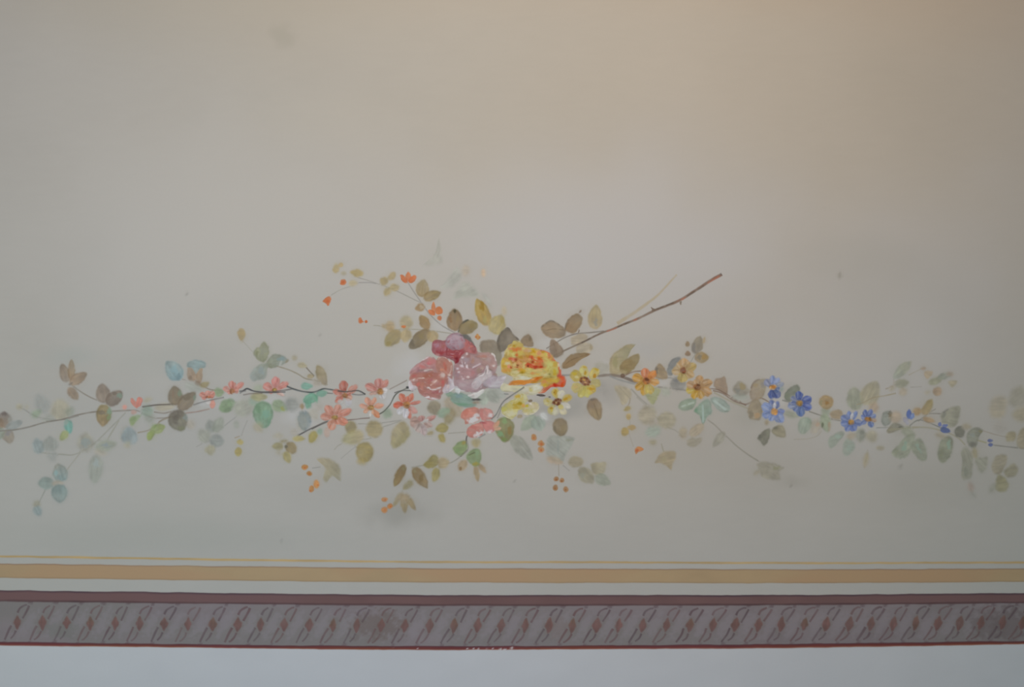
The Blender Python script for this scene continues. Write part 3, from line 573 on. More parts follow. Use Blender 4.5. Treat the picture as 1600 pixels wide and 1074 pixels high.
# orange buds upper left
for _lb, _pts in (('small orange bud at the end of the upper twig', [[(350, 315), (385, 310), (415, 340), (385, 368), (345, 360)]]),
                  ('heart-shaped orange bud at the far left of the upper twigs', [[(160, 542), (205, 498), (242, 484), (246, 545), (215, 588), (195, 560)]]),
                  ('small orange bud on the left end of the lower twig', [[(532, 725), (560, 712), (580, 745), (600, 750), (560, 772), (535, 765)], [(600, 745), (618, 738), (626, 756), (608, 766)]])):
    T(480, 390); TH('orange_bud', _lb, FL, 'orange buds above the roses')
    for _q in _pts: p('petal', _q, (202, 108, 62), .95, 1.2); d(np.mean([a for a, b in _q]), np.mean([b for a, b in _q]), 22, 18, (196, 92, 48), .5)
TH('orange_flower', 'three-petalled orange flower opening above the olive leaves', FL)
l(1050, 345, 970, 265, 58, (200, 106, 62), .95, 1.2, 'petal'); l(1050, 330, 1052, 225, 54, (206, 116, 70), .95, 1.2, 'petal'); l(1060, 340, 1140, 268, 60, (200, 106, 62), .95, 1.2, 'petal')
TH('orange_flower', 'orange flower with one tall thin petal left of the brown leaf', FL)
l(1316, 672, 1315, 542, 40, (206, 124, 78), .95, 1.2, 'petal'); e('petal', 1370, 640, 42, 44, (202, 114, 66), .95, 1.3); l(1330, 680, 1262, 632, 48, (200, 112, 68), .95, 1.2, 'petal'); e('petal', 1378, 716, 24, 26, (200, 112, 68), .93, 1.3)
T(600, 500)
TH('orange_bud', 'orange bud cluster right of the crimson rose', FL, 'orange buds above the roses')
p('petal', [(945, 180), (970, 140), (990, 160), (1010, 180), (975, 205)], (190, 134, 74), .92, 1.3); d(960, 180, 14, 16, (186, 96, 52), .6); d(995, 185, 12, 12, (176, 88, 60), .5)
TH('orange_bud', 'orange dab on a pale olive leaf left of the crimson rose', FL, 'orange buds above the roses'); T(480, 390); e('petal', 1005, 803, 26, 14, (202, 112, 62), .9, 1.3)
# leaves behind the roses
T(600, 500)
TH('leaf_spray', 'dark grey-brown leaves between the mauve and the yellow rose', SP)
p('leaf', [(1005, 235), (1100, 208), (1190, 245), (1225, 360), (1195, 480), (1150, 390), (1090, 345), (1010, 335)], (124, 116, 102), .95, 1.6, c2=(130, 124, 108)); d(1190, 400, 40, 80, (138, 134, 120), .6)
p('leaf', [(1180, 225), (1215, 140), (1290, 82), (1345, 150), (1410, 215), (1330, 245), (1255, 320), (1200, 330)], (112, 104, 92), .95, 1.5, c2=(126, 116, 100)); dl([(1185, 225), (1215, 140), (1290, 82), (1400, 210)], 16, (92, 88, 82), .7)
p('leaf', [(1425, 220), (1510, 148), (1560, 275), (1480, 275)], (122, 110, 90), .95, 1.5); d(1520, 200, 20, 40, (112, 100, 80), .5)
TH('leaf_spray', 'dark shadowy leaf tucked behind the crimson rose', SP)
p('leaf', [(780, 155), (870, 160), (915, 215), (950, 270), (890, 260), (840, 205)], (92, 92, 90), .9, 1.6)
TH('leaf_spray', 'teal and olive leaves below the pink roses', SP)
l(490, 850, 560, 990, 140, (126, 122, 104), .85, 2); l(660, 800, 800, 1010, 170, (146, 140, 122), .75, 2.6); l(720, 930, 640, 1080, 130, (138, 132, 104), .75, 2.4)
l(690, 790, 970, 890, 140, (120, 152, 142), .92, 1.8, c2=(126, 150, 140)); d(780, 800, 60, 30, (124, 146, 156), .6); d(830, 880, 70, 20, (110, 150, 128), .6); dl([(740, 870), (850, 885), (960, 880)], 14, (112, 148, 120), .6)
l(560, 1000, 690, 930, 90, (132, 156, 134), .8, 2); l(640, 780, 720, 760, 60, (112, 142, 122), .8, 1.8); l(-10, 960, 80, 1000, 110, (136, 154, 132), .75, 2.2)
TH('leaf_spray', 'pale sage leaves under the white petals of the mauve rose', SP)
l(1050, 735, 1030, 895, 130, (158, 170, 158), .9, 1.8); l(1060, 715, 1270, 800, 130, (162, 168, 162), .88, 1.8); l(1080, 750, 1200, 860, 110, (152, 158, 150), .8, 2); e('leaf', 965, 832, 52, 13, (66, 66, 66), .85, 1.6); e('leaf', 960, 862, 40, 12, (140, 124, 104), .7, 1.8)
# right of the roses
T(900, 410)
TH('straw_twig', 'pale straw-coloured twig beside the thorny branch', VI)
s([(1050, 128), (990, 195), (940, 250), (850, 345), (740, 430), (600, 530), (430, 640)], 16, (168, 156, 130), .75, 44, f=2.2)
TH('leaf_spray', 'pale leaves caught between the forked stems right of the yellow rose', SP)
T(760, 500)
p('leaf', [(880, 190), (960, 148), (1035, 148), (1055, 195), (960, 250), (895, 262)], (154, 148, 128), .85, 1.8); l(930, 320, 1115, 290, 135, (154, 150, 132), .85, 1.8, b=-10); d(1090, 280, 20, 50, (136, 126, 100), .4); l(700, 170, 840, 280, 60, (176, 176, 172), .5, 2.4)
TH('thorny_branch', 'cut thorny brown branch reaching to the upper right', VI)
T(900, 410)
s([(290, 718), (150, 733), (20, 742), (-80, 770), (-170, 815), (-310, 900)], 16, (118, 112, 106), .9, 9)
s([(1520, 125), (1400, 192), (1300, 258), (1200, 322), (1100, 385), (1000, 432), (820, 502), (640, 590), (500, 645), (380, 697), (280, 732), (180, 778), (100, 820), (0, 865), (-130, 925), (-230, 975)], 34, (122, 98, 86), .95, 15, c2=(120, 110, 98))
for _a in ([(1500, 140), (1380, 215)], [(1140, 372), (1060, 405)], [(660, 580), (600, 605)], [(420, 690), (330, 718)]): dl(_a, 20, (168, 110, 92), .75)
for _a in ([(1330, 245), (1160, 350)], [(1010, 420), (840, 490)], [(560, 622), (440, 672)], [(240, 745), (60, 838)]): dl(_a, 15, (92, 82, 74), .7)
d(1505, 120, 16, 16, (110, 110, 112), .8)
p('thorn', [(768, 455), (800, 480), (835, 490), (820, 512), (785, 520), (790, 490)], (112, 98, 88), .9, 1.2); p('thorn', [(1080, 410), (1105, 402), (1092, 448)], (120, 108, 94), .85, 1.2); l(25, 735, 35, 700, 14, (120, 108, 96), .8, 1.2, 'thorn')
T(760, 500)
TH('leaf_spray', 'two brown leaves above the forked stems right of the yellow rose', SP)
s([(820, 110), (840, 60), (860, 30)], 9, (104, 94, 84), .7)
p('leaf', [(572, 75), (640, 20), (685, 8), (760, 50), (822, 102), (812, 172), (700, 192), (605, 150)], (138, 122, 98), .94, 1.5, c2=(132, 116, 94)); dl([(575, 75), (640, 20), (685, 8), (760, 50)], 14, (98, 94, 86), .7); dl([(620, 110), (700, 95), (800, 105)], 10, (118, 104, 84), .6)
p('leaf', [(818, 95), (838, 20), (895, -42), (950, -62), (1002, -10), (975, 70), (905, 140), (838, 122)], (134, 114, 86), .94, 1.5, c2=(126, 108, 80)); dl([(820, 95), (838, 20), (895, -42)], 12, (96, 88, 78), .7); l(965, -70, 990, -105, 16, (112, 100, 84), .8, 1.2, 'leaf')
TH('leaf_spray', 'single pale yellow-grey leaf standing on the forked stem', SP)
T(900, 410); l(190, 702, 210, 445, 148, (158, 148, 116), .92, 1.6, c2=(156, 144, 108)); d(205, 625, 28, 60, (140, 142, 136), .7)
T(760, 500)
TH('leaf_spray', 'brown leaf and curling olive leaf touching the yellow rose', SP)
p('leaf', [(680, 205), (760, 258), (805, 330), (770, 382), (705, 395), (658, 315)], (132, 116, 98), .95, 1.5, c2=(126, 112, 96)); dl([(690, 220), (720, 300), (740, 380)], 10, (112, 100, 86), .6)
p('leaf', [(788, 512), (808, 430), (870, 370), (960, 345), (1090, 358), (985, 412), (905, 480)], (134, 112, 78), .95, 1.5, c2=(128, 106, 72)); dl([(800, 495), (880, 420), (1060, 360)], 9, (112, 92, 66), .6); d(1075, 360, 24, 14, (150, 112, 80), .7)
T(920, 520)
TH('leaf_spray', 'two upright olive leaves above the right-hand stem', SP)
l(210, 400, 60, 330, 115, (154, 152, 136), .55, 2.4)
p('leaf', [(225, 260), (300, 188), (395, 130), (492, 128), (440, 180), (405, 260), (340, 330), (320, 420), (225, 428)], (152, 144, 114), .93, 1.7, c2=(146, 142, 108)); d(270, 300, 40, 80, (140, 138, 100), .5); d(430, 140, 50, 20, (162, 148, 122), .6)
p('leaf', [(328, 345), (400, 270), (512, 222), (526, 282), (482, 362), (400, 432), (338, 422)], (128, 113, 74), .95, 1.5, c2=(134, 118, 80)); d(380, 390, 40, 40, (144, 134, 96), .6)
l(230, 430, 400, 415, 60, (156, 150, 122), .7, 2)
TH('vine_branch', 'dark vine running right from the yellow daisy to the amber flowers', VI)
s([(100, 452), (220, 442), (350, 462), (450, 500), (520, 532)], 30, (120, 110, 102), .92, 34); s([(215, 450), (330, 495), (480, 535)], 20, (136, 138, 138), .8)
s([(360, 455), (460, 410), (545, 400)], 12, (120, 96, 82), .85); s([(690, 490), (830, 470), (880, 480)], 18, (136, 138, 138), .85, 10); s([(720, 566), (860, 580), (1010, 602)], 17, (138, 134, 128), .8)
s([(440, 585), (530, 680), (620, 760)], 16, (142, 140, 132), .75); e('knot', 352, 450, 24, 18, (104, 84, 72), .85)
T(760, 500); s([(790, 578), (890, 575)], 22, (124, 126, 126), .8)
TH('leaf_spray', 'brown drooping leaf beneath the yellow daisies', SP)
l(1170, 720, 1240, 680, 190, (152, 150, 146), .6, 3); l(1090, 815, 1175, 1045, 155, (130, 114, 92), .93, 1.8, c2=(142, 124, 92)); d(1110, 830, 40, 22, (112, 106, 100), .6); dl([(1110, 850), (1140, 930), (1165, 1010)], 14, (118, 104, 80), .5)
T(740, 620)
TH('leaf_spray', 'dark brown leaf and pale blue-grey leaf hanging below the small daisy', SP)
p('leaf', [(770, 430), (870, 408), (1035, 425), (1035, 480), (962, 600), (930, 675), (830, 668), (755, 590)], (150, 156, 148), .82, 2.2); d(880, 520, 16, 110, (142, 150, 146), .6); d(1000, 450, 40, 26, (138, 140, 122), .6); l(760, 640, 930, 695, 70, (164, 148, 124), .7, 2.4)
l(885, 225, 925, 418, 160, (126, 114, 90), .95, 1.7, c2=(130, 118, 92)); d(930, 340, 30, 60, (140, 126, 98), .6); d(850, 330, 24, 40, (112, 104, 88), .5)
s([(885, 700), (888, 830)], 7, (142, 130, 112), .6)
TH('leaf_spray', 'mint green leaves below the pale yellow blossom', SP)
l(650, 200, 495, 355, 120, (152, 164, 146), .9, 1.8); l(640, 210, 710, 355, 150, (148, 162, 152), .9, 1.8); l(700, 170, 770, 240, 70, (182, 186, 186), .85, 1.8); dl([(700, 190), (750, 235)], 12, (200, 202, 202), .6)
TH('leaf_spray', 'long pale grey leaf slanting below the pink-white blossom', SP)
l(385, 405, 610, 660, 150, (144, 146, 134), .85, 2, c2=(150, 152, 144))
for _lb, _u, _v, _ru, _rv in (('uppermost orange berry beside the pale blue-grey leaf', 628, 425, 30, 34), ('middle orange berry beside the pale blue-grey leaf', 705, 490, 34, 32), ('lowest orange berry beside the pale blue-grey leaf', 703, 553, 32, 30),
                              ('brown-orange berry at upper left of the hanging four', 860, 860, 26, 24), ('brown-orange berry at upper right of the hanging four', 918, 875, 24, 24), ('brown-orange berry at lower left of the hanging four', 850, 948, 26, 31), ('brown-orange berry at lower right of the hanging four', 960, 965, 27, 33)):
    TH('orange_berry', _lb, 'berry', 'orange berries under the garland'); e('berry', _u, _v, _ru, _rv, (182, 124, 70) if _v < 700 else (164, 118, 76), .93, 1.5); d(_u, _v + 6, 14, 14, (184, 96, 56) if _v < 700 else (144, 92, 58), .7)
TH('leaf_spray', 'faded grey-green spray at lower right of the hanging berries', SP)
s([(930, 715), (1000, 775)], 9, (140, 138, 134), .7); s([(1210, 820), (1280, 830)], 8, 'stg', .5)
e('leaf', 1065, 682, 78, 58, (146, 142, 120), .85, 2); l(1105, 745, 1245, 905, 140, (140, 140, 120), .85, 2); d(1140, 820, 40, 50, (150, 152, 140), .6); p('leaf', [(1225, 700), (1300, 685), (1380, 690), (1370, 770), (1320, 820), (1250, 810), (1230, 750)], (146, 144, 120), .85, 2); l(1265, 830, 1425, 910, 115, (144, 150, 136), .85, 2)
T(920, 520)
TH('leaf_spray', 'long pale khaki leaf with a row of yellow buds hanging right of center', SP)
p('leaf', [(268, 555), (400, 575), (442, 650), (405, 715), (350, 752), (310, 665)], (154, 150, 126), .8, 2.2); s([(432, 680), (420, 740), (375, 805)], 11, (144, 130, 108), .7); s([(425, 870), (430, 980), (418, 1040), (465, 1190)], 9, (150, 142, 128), .5)
l(440, 780, 360, 810, 40, (158, 146, 92), .8, 2); e('bud', 415, 875, 27, 30, (160, 142, 90), .88, 1.7); e('bud', 445, 990, 46, 26, (152, 134, 90), .85, 1.8); e('bud', 375, 1035, 38, 46, (152, 134, 76), .9, 1.8)
TH('orange_bud', 'small orange bud at the end of the yellow bud row', FL); T(960, 620); p('petal', [(213, 545), (250, 522), (300, 545), (290, 565), (245, 580), (228, 605)], (196, 122, 66), .93, 1.4); d(235, 560, 20, 16, (186, 84, 50), .6)
TH('leaf_spray', 'faded khaki round leaves with one pale turquoise leaf below the amber flowers', SP)
s([(230, 0), (340, 110), (450, 230), (560, 320), (640, 355), (710, 425)], 13, (146, 144, 134), .6)
e('leaf', 345, 195, 96, 98, (152, 150, 132), .78, 2.4); e('leaf', 545, 250, 96, 88, (148, 148, 130), .85, 2.4); l(480, 330, 320, 390, 130, (148, 162, 150), .78, 2.4); e('leaf', 398, 480, 38, 28, (150, 148, 122), .7, 2.2); e('bud', 410, 285, 58, 34, 'pe', .45, 2.6)
l(360, 90, 430, 160, 40, (146, 144, 128), .5, 2.4); e('leaf', 720, 375, 38, 56, (152, 144, 118), .65, 2.4)
TH('leaf_spray', 'two grey-brown leaflets under the turquoise leaves', SP)
l(790, 405, 935, 285, 105, (148, 142, 124), .88, 2); p('leaf', [(760, 480), (800, 425), (850, 440), (905, 425), (900, 470), (830, 522), (770, 510)], (144, 138, 122), .88, 2); e('leaf', 720, 420, 40, 40, 'pe', .3, 2.6)
TH('leaf_spray', 'ragged olive leaf drooping on its own right of center', SP)
s([(488, 490), (512, 572)], 11, (142, 138, 120), .7)
p('leaf', [(425, 690), (480, 600), (540, 568), (632, 578), (634, 650), (605, 700), (592, 768), (540, 720), (480, 690)], (148, 140, 114), .85, 2.2); d(520, 650, 40, 30, (158, 150, 122), .6)
TH('leaf_spray', 'long thin trailing stem ending in a grey leaf, right of center', SP)
s([(970, 240), (1050, 300), (1130, 380), (1200, 445), (1280, 520), (1400, 610), (1500, 672)], 12, (138, 136, 126), .75, 16); l(1145, 370, 1028, 528, 84, (146, 144, 132), .85, 2)
T(1120, 640); p('leaf', [(425, 560), (530, 548), (695, 605), (650, 650), (655, 735), (500, 712), (440, 640)], (140, 136, 122), .88, 2.4); d(630, 615, 50, 26, (140, 140, 112), .6); l(440, 640, 385, 685, 36, (138, 136, 120), .7, 2)
T(920, 520)
TH('leaf_spray', 'yellow-green leaf under the orange-amber flower', SP)
p('leaf', [(588, 640), (650, 578), (742, 588), (722, 660), (672, 755), (610, 692)], (150, 154, 112), .88, 1.8); d(690, 620, 40, 40, (156, 162, 136), .6); l(760, 600, 850, 640, 80, (152, 160, 148), .7, 2.4)
TH('leaf_spray', 'turquoise three-part leaf under the amber daisy', SP)
p('leaf', [(928, 765), (1000, 700), (1120, 692), (1085, 785), (990, 812)], (132, 150, 132), .93, 1.6); dl([(970, 770), (1040, 745), (1090, 730)], 22, (168, 182, 172), .8)
p('leaf', [(1095, 820), (1160, 740), (1250, 690), (1285, 830), (1232, 880), (1190, 955), (1150, 862)], (122, 148, 128), .93, 1.6, c2=(136, 158, 148)); dl([(1185, 760), (1190, 840), (1190, 930)], 22, (162, 182, 178), .75); d(1110, 810, 24, 24, (108, 146, 122), .7)
p('leaf', [(1268, 685), (1370, 680), (1472, 778), (1425, 832), (1330, 792)], (140, 156, 150), .93, 1.6); dl([(1300, 705), (1360, 750), (1420, 800)], 26, (170, 186, 182), .8); d(1430, 820, 40, 12, (120, 128, 120), .7); dl([(1150, 700), (1110, 770), (1090, 800)], 9, (176, 184, 176), .7)
TH('leaf_spray', 'grey-blue leaf curving behind the uppermost amber daisy', SP)
p('leaf', [(812, 400), (850, 300), (940, 252), (965, 300), (905, 350), (872, 440), (830, 440)], (122, 126, 128), .93, 1.5); d(850, 400, 26, 40, (134, 142, 144), .6); p('leaf', [(688, 390), (730, 322), (782, 360), (818, 472), (708, 472)], (138, 126, 102), .93, 1.5); d(700, 400, 26, 60, (112, 108, 100), .7)
e('leaf', 930, 530, 82, 74, (134, 134, 132), .88, 2); d(900, 500, 40, 30, (118, 120, 124), .6)
TH('leaf_spray', 'small twig with two leaves and two buds above the amber daisy', SP)
s([(1112, 215), (1085, 265), (1060, 305)], 10, (140, 144, 138), .8)
l(1100, 220, 1165, 35, 118, (132, 126, 116), .94, 1.5, c2=(138, 130, 110)); d(1090, 150, 26, 60, (116, 116, 118), .6); l(1195, 110, 1208, 50, 22, (156, 140, 100), .7, 1.5); l(1105, 262, 1250, 252, 116, (134, 124, 104), .94, 1.5, c2=(156, 134, 88)); d(1205, 250, 34, 36, (160, 132, 82), .7); d(1150, 260, 30, 30, (118, 116, 108), .6)
e('bud', 1025, 120, 24, 28, (136, 122, 96), .93, 1.5); e('bud', 1030, 220, 28, 28, (132, 114, 92), .93, 1.5)
TH('leaf_spray', 'square brown leaf right of the lower amber daisy', SP)
p('leaf', [(1302, 520), (1330, 478), (1375, 470), (1422, 462), (1442, 645), (1360, 605), (1305, 560)], (144, 130, 114), .93, 1.6); d(1350, 545, 40, 20, (156, 140, 120), .5)
# right end
T(1120, 540)
TH('vine_branch', 'thin brown vine joining the amber daisies to the blue flowers', VI)
T(920, 520); s([(1250, 580), (1350, 597), (1450, 650), (1600, 740), (1640, 758)], 11, (118, 98, 86), .9); T(1120, 540)
s([(-40, 470), (60, 500), (180, 580), (300, 612), (370, 580), (430, 545), (490, 560), (545, 592)], 12, (120, 102, 90), .9); s([(-30, 490), (150, 585), (260, 630), (360, 672)], 16, (150, 146, 126), .75)
s([(680, 570), (760, 592)], 14, (110, 112, 108), .8); s([(960, 688), (1090, 732), (1200, 770), (1290, 785)], 13, (122, 120, 112), .8); s([(800, 980), (950, 972), (1050, 940), (1095, 890)], 8, (146, 140, 120), .5)
TH('leaf_spray', 'grey and ochre round leaf left of the blue flowers', SP)
p('leaf', [(165, 450), (225, 378), (290, 400), (335, 470), (300, 520), (220, 520)], (134, 130, 118), .88, 2.2); d(265, 425, 50, 40, (150, 138, 108), .8); d(215, 480, 34, 40, (124, 128, 126), .6); l(160, 540, 330, 540, 60, (150, 160, 152), .6, 2.6)
TH('leaf_spray', 'brown leaf above the vine, touching the uppermost blue flower', SP)
p('leaf', [(345, 490), (378, 390), (440, 352), (515, 362), (505, 480), (450, 562), (362, 568)], (142, 132, 116), .92, 1.6, c2=(148, 140, 120)); d(410, 410, 40, 30, (156, 140, 110), .6); d(480, 420, 36, 50, (130, 130, 132), .6); dl([(345, 490), (378, 390), (440, 352)], 12, (116, 104, 94), .6)
TH('leaf_spray', 'mottled brown leaf below the vine left of the blue flowers', SP)
p('leaf', [(318, 700), (340, 610), (420, 558), (472, 640), (455, 765), (350, 772)], (136, 130, 112), .92, 1.8); d(425, 730, 46, 34, (168, 142, 112), .8); d(360, 720, 30, 50, (122, 116, 102), .6)
TH('leaf_spray', 'dark grey-green leaf behind the right-hand blue flower', SP)
p('leaf', [(698, 520), (750, 450), (822, 408), (866, 445), (835, 540), (765, 585), (712, 565)], (110, 118, 106), .94, 1.5); d(740, 520, 30, 40, (124, 132, 116), .5); l(700, 700, 860, 740, 70, (134, 142, 124), .6, 2.4); l(640, 470, 700, 440, 60, (124, 142, 142), .7, 2)
TH('leaf_spray', 'two dark grey leaves hanging under the lower blue flower', SP)
e('bud', 520, 805, 18, 26, (138, 130, 104), .7, 2)
p('leaf', [(552, 868), (480, 900), (425, 962), (460, 1010), (492, 1048), (540, 985)], (118, 118, 106), .94, 1.6); d(450, 950, 26, 30, (104, 106, 98), .6); d(530, 920, 20, 40, (132, 134, 118), .5)
p('leaf', [(565, 882), (640, 832), (695, 850), (718, 955), (640, 952), (592, 922)], (130, 130, 112), .93, 1.6); d(610, 860, 40, 20, (112, 112, 100), .6)
TH('leaf_spray', 'round ochre leaf with green stem right of the blue flowers', SP)
l(1150, 640, 1120, 740, 90, (138, 150, 130), .75, 2.2)
p('leaf', [(1060, 590), (1090, 540), (1150, 522), (1207, 560), (1198, 630), (1130, 665)], (150, 132, 96), .93, 1.7); d(1145, 600, 24, 30, (148, 112, 66), .7); d(1085, 600, 24, 44, (140, 140, 116), .6)
p('leaf', [(1175, 715), (1240, 672), (1300, 690), (1300, 760), (1225, 770)], (140, 130, 108), .9, 1.8)
TH('leaf_spray', 'mint and peach leaves below the round ochre leaf', SP)
l(945, 745, 880, 930, 140, (140, 160, 144), .92, 1.9, c2=(146, 158, 146)); l(1060, 770, 1000, 920, 120, (158, 150, 134), .6, 2.6); d(1050, 820, 40, 40, (172, 148, 128), .6); l(1110, 715, 1160, 905, 110, (142, 154, 132), .88, 2); d(1100, 840, 14, 44, (106, 112, 94), .8, 10); d(1170, 840, 26, 50, (168, 144, 124), .6)
T(1280, 540)
TH('leaf_spray', 'tall pair of pale green leaves behind the right pair of blue flowers', SP)
l(380, 670, 360, 432, 180, (142, 148, 132), .9, 2.2, c2=(138, 142, 126)); l(470, 620, 605, 375, 190, (146, 146, 126), .86, 2.4, c2=(150, 146, 124)); l(540, 690, 600, 600, 100, (156, 142, 122), .7, 2.4); s([(390, 620), (470, 590), (560, 545), (680, 525), (800, 498)], 13, (148, 138, 116), .7); s([(690, 455), (790, 412)], 11, (136, 122, 98), .75)
TH('leaf_spray', 'faint pale green upright leaf spray at upper right of the blue flowers', SP)
s([(780, 345), (770, 420), (750, 460)], 10, (152, 146, 130), .5); s([(930, 310), (1000, 275), (1070, 242)], 9, (148, 142, 124), .55)
p('leaf', [(768, 325), (820, 230), (880, 180), (960, 162), (942, 240), (865, 322), (790, 350)], (138, 148, 140), .86, 2, c2=(146, 148, 128)); d(935, 190, 20, 40, (128, 140, 138), .5); l(790, 405, 935, 385, 90, (142, 144, 126), .85, 2.2); e('bud', 872, 480, 40, 40, (150, 144, 126), .6, 2.4); l(730, 470, 790, 430, 40, 'pk', .5, 2.4); e('bud', 1085, 240, 26, 15, (142, 128, 110), .7, 1.8)
TH('leaf_spray', 'scattered faint buds and leaflets far right above the blue buds', SP)
p('bud', [(1095, 275), (1175, 270), (1165, 315), (1125, 350)], (150, 140, 118), .85, 2); l(1140, 395, 1290, 335, 76, (140, 142, 122), .85, 2); l(1235, 340, 1395, 290, 66, (140, 146, 136), .85, 2); e('bud', 1360, 300, 36, 24, (156, 140, 128), .7, 2); p('bud', [(1345, 375), (1440, 368), (1420, 405), (1382, 435)], (142, 140, 120), .85, 2); e('bud', 1232, 478, 48, 46, (154, 138, 116), .85, 2); s([(950, 436), (1070, 430)], 8, 'stg', .5); l(1110, 500, 1150, 480, 30, 'pk', .5, 2.4)
TH('leaf_spray', 'ochre leaflets on a forked stem between the single blue buds', SP)
s([(935, 845), (1000, 792), (1060, 778), (1150, 808), (1250, 850), (1320, 880)], 14, (116, 118, 114), .85, 10); s([(1030, 790), (1090, 745), (1150, 712), (1270, 712)], 11, (124, 120, 112), .8); s([(1150, 700), (1215, 660)], 10, (120, 114, 104), .7)
l(1075, 725, 1180, 560, 98, (148, 134, 104), .9, 1.9, c2=(152, 140, 94)); e('leaf', 1018, 688, 42, 40, (152, 132, 98), .88, 1.9); l(1085, 760, 1210, 795, 56, (150, 130, 100), .88, 1.9)
TH('leaf_spray', 'large faded grey-green leaf right of the ochre leaflets', SP)
p('leaf', [(1268, 720), (1340, 665), (1400, 640), (1465, 645), (1462, 740), (1420, 835), (1335, 842), (1270, 782)], (140, 140, 124), .85, 2.4); d(1300, 720, 34, 40, (124, 126, 120), .6); dl([(1290, 700), (1350, 662)], 14, (116, 116, 112), .6)
TH('leaf_spray', 'round dark leaf and flat grey leaf left of the single blue buds', SP)
p('leaf', [(648, 785), (668, 700), (730, 678), (765, 720), (745, 800), (690, 845)], (128, 134, 128), .93, 1.7); d(735, 715, 34, 40, (100, 94, 78), .85); d(690, 790, 30, 40, (146, 150, 146), .6); e('leaf', 795, 750, 60, 60, (158, 142, 118), .55, 2.6)
p('leaf', [(705, 892), (760, 822), (812, 812), (885, 850), (815, 890), (740, 915)], (122, 122, 104), .93, 1.7, c2=(120, 122, 114)); d(850, 850, 40, 12, (90, 90, 84), .7)
s([(590, 860), (700, 860)], 9, (134, 138, 136), .7)
T(1280, 640)
TH('leaf_spray', 'mint leaf pair hanging below the right pair of blue flowers', SP)
p('leaf', [(88, 335), (150, 262), (230, 228), (262, 262), (200, 335), (128, 405)], (140, 152, 140), .88, 2, c2=(136, 146, 136)); d(200, 285, 40, 30, (148, 166, 156), .7); p('leaf', [(252, 375), (300, 298), (375, 370), (342, 440), (280, 482), (248, 440)], (138, 150, 140), .88, 2.2); d(310, 400, 34, 40, (148, 162, 154), .6)
l(430, 200, 430, 340, 110, (132, 136, 124), .75, 2.4); d(440, 240, 30, 40, (120, 124, 118), .5); l(520, 230, 580, 340, 110, (144, 144, 122), .6, 2.6); s([(505, 420), (495, 500), (475, 560)], 14, (144, 140, 120), .6); l(505, 450, 470, 605, 56, (142, 138, 118), .75, 2.4); e('bud', 635, 400, 40, 22, (142, 140, 118), .6, 2.4); l(290, 290, 380, 260, 60, (150, 144, 124), .6, 2.4)
TH('vine_branch', 'pale olive vine arching down at the right end', VI)
s([(720, 215), (860, 200), (990, 188), (1150, 192), (1330, 240), (1450, 300), (1520, 370)], 22, (148, 144, 124), .75, 16); s([(720, 185), (600, 190)], 9, (136, 136, 128), .6)
T(1360, 640); s([(1110, 320), (1210, 348)], 18, (142, 138, 108), .75); s([(1280, 372), (1450, 392), (1600, 408), (1900, 440), (2400, 480)], 13, (124, 122, 116), .8); s([(1180, 225), (1300, 262), (1420, 290)], 9, (142, 130, 118), .6)
T(1280, 640)
TH('leaf_spray', 'three sage green leaves hanging from the arching vine at right', SP)
p('leaf', [(748, 455), (830, 372), (900, 282), (960, 252), (1000, 290), (952, 420), (922, 482), (845, 515)], (140, 146, 130), .9, 2.2); d(890, 385, 36, 70, (136, 158, 144), .75, 20); d(800, 440, 40, 40, (132, 136, 118), .5); l(860, 210, 1000, 260, 90, (140, 146, 128), .7, 2.4)
p('leaf', [(955, 400), (990, 330), (1055, 305), (1112, 400), (1115, 520), (1050, 535), (1000, 470)], (138, 144, 128), .9, 2.2); d(1030, 400, 30, 60, (140, 160, 148), .7, -30)
p('leaf', [(1235, 425), (1270, 322), (1340, 278), (1394, 310), (1384, 440), (1340, 522), (1280, 556), (1240, 505)], (134, 138, 120), .92, 2.2); d(1352, 360, 28, 60, (138, 160, 146), .75); d(1270, 470, 30, 60, (126, 128, 108), .5); l(1210, 260, 1330, 290, 50, (146, 142, 122), .6, 2.4)
T(1360, 540)
TH('leaf_spray', 'two dark grey leaves between blue buds near the right edge', SP)
p('leaf', [(872, 905), (905, 850), (958, 845), (985, 900), (965, 958), (905, 955)], (118, 118, 108), .93, 1.7); l(960, 840, 1050, 850, 60, (142, 138, 118), .7, 2.2)
p('leaf', [(1005, 935), (1055, 868), (1120, 858), (1172, 890), (1130, 950), (1110, 1040), (1070, 1075), (1015, 1030)], (126, 128, 116), .93, 1.8); d(1060, 1030, 40, 40, (112, 110, 104), .7); d(1060, 940, 30, 40, (136, 142, 140), .6); d(1150, 900, 30, 24, (134, 128, 100), .6)
TH('leaf_spray', 'faint khaki leaves fading out at the right edge above the vine', SP)
p('leaf', [(1240, 640), (1300, 540), (1400, 540), (1420, 620), (1380, 740), (1270, 750)], (146, 142, 122), .6, 3.4); p('leaf', [(1450, 600), (1480, 470), (1580, 430), (1640, 520), (1560, 640)], (142, 138, 122), .6, 3.4); p('leaf', [(1480, 720), (1560, 650), (1700, 640), (1720, 740), (1560, 790)], (142, 138, 116), .62, 3.4); p('leaf', [(1280, 830), (1340, 790), (1420, 830), (1380, 900), (1300, 880)], (152, 146, 138), .4, 3.4)
TH('leaf_spray', 'olive-grey leaf cut by the right picture edge on the vine', SP)
p('leaf', [(1525, 1010), (1550, 900), (1620, 850), (1720, 880), (1740, 1000), (1660, 1060), (1560, 1070)], (136, 132, 112), .88, 2.2); p('leaf', [(1415, 940), (1450, 905), (1510, 905), (1505, 985), (1430, 1000)], (142, 138, 114), .85, 2.2)
T(1360, 640)
TH('leaf_spray', 'long hanging column of grey-green leaves near the right edge', SP)
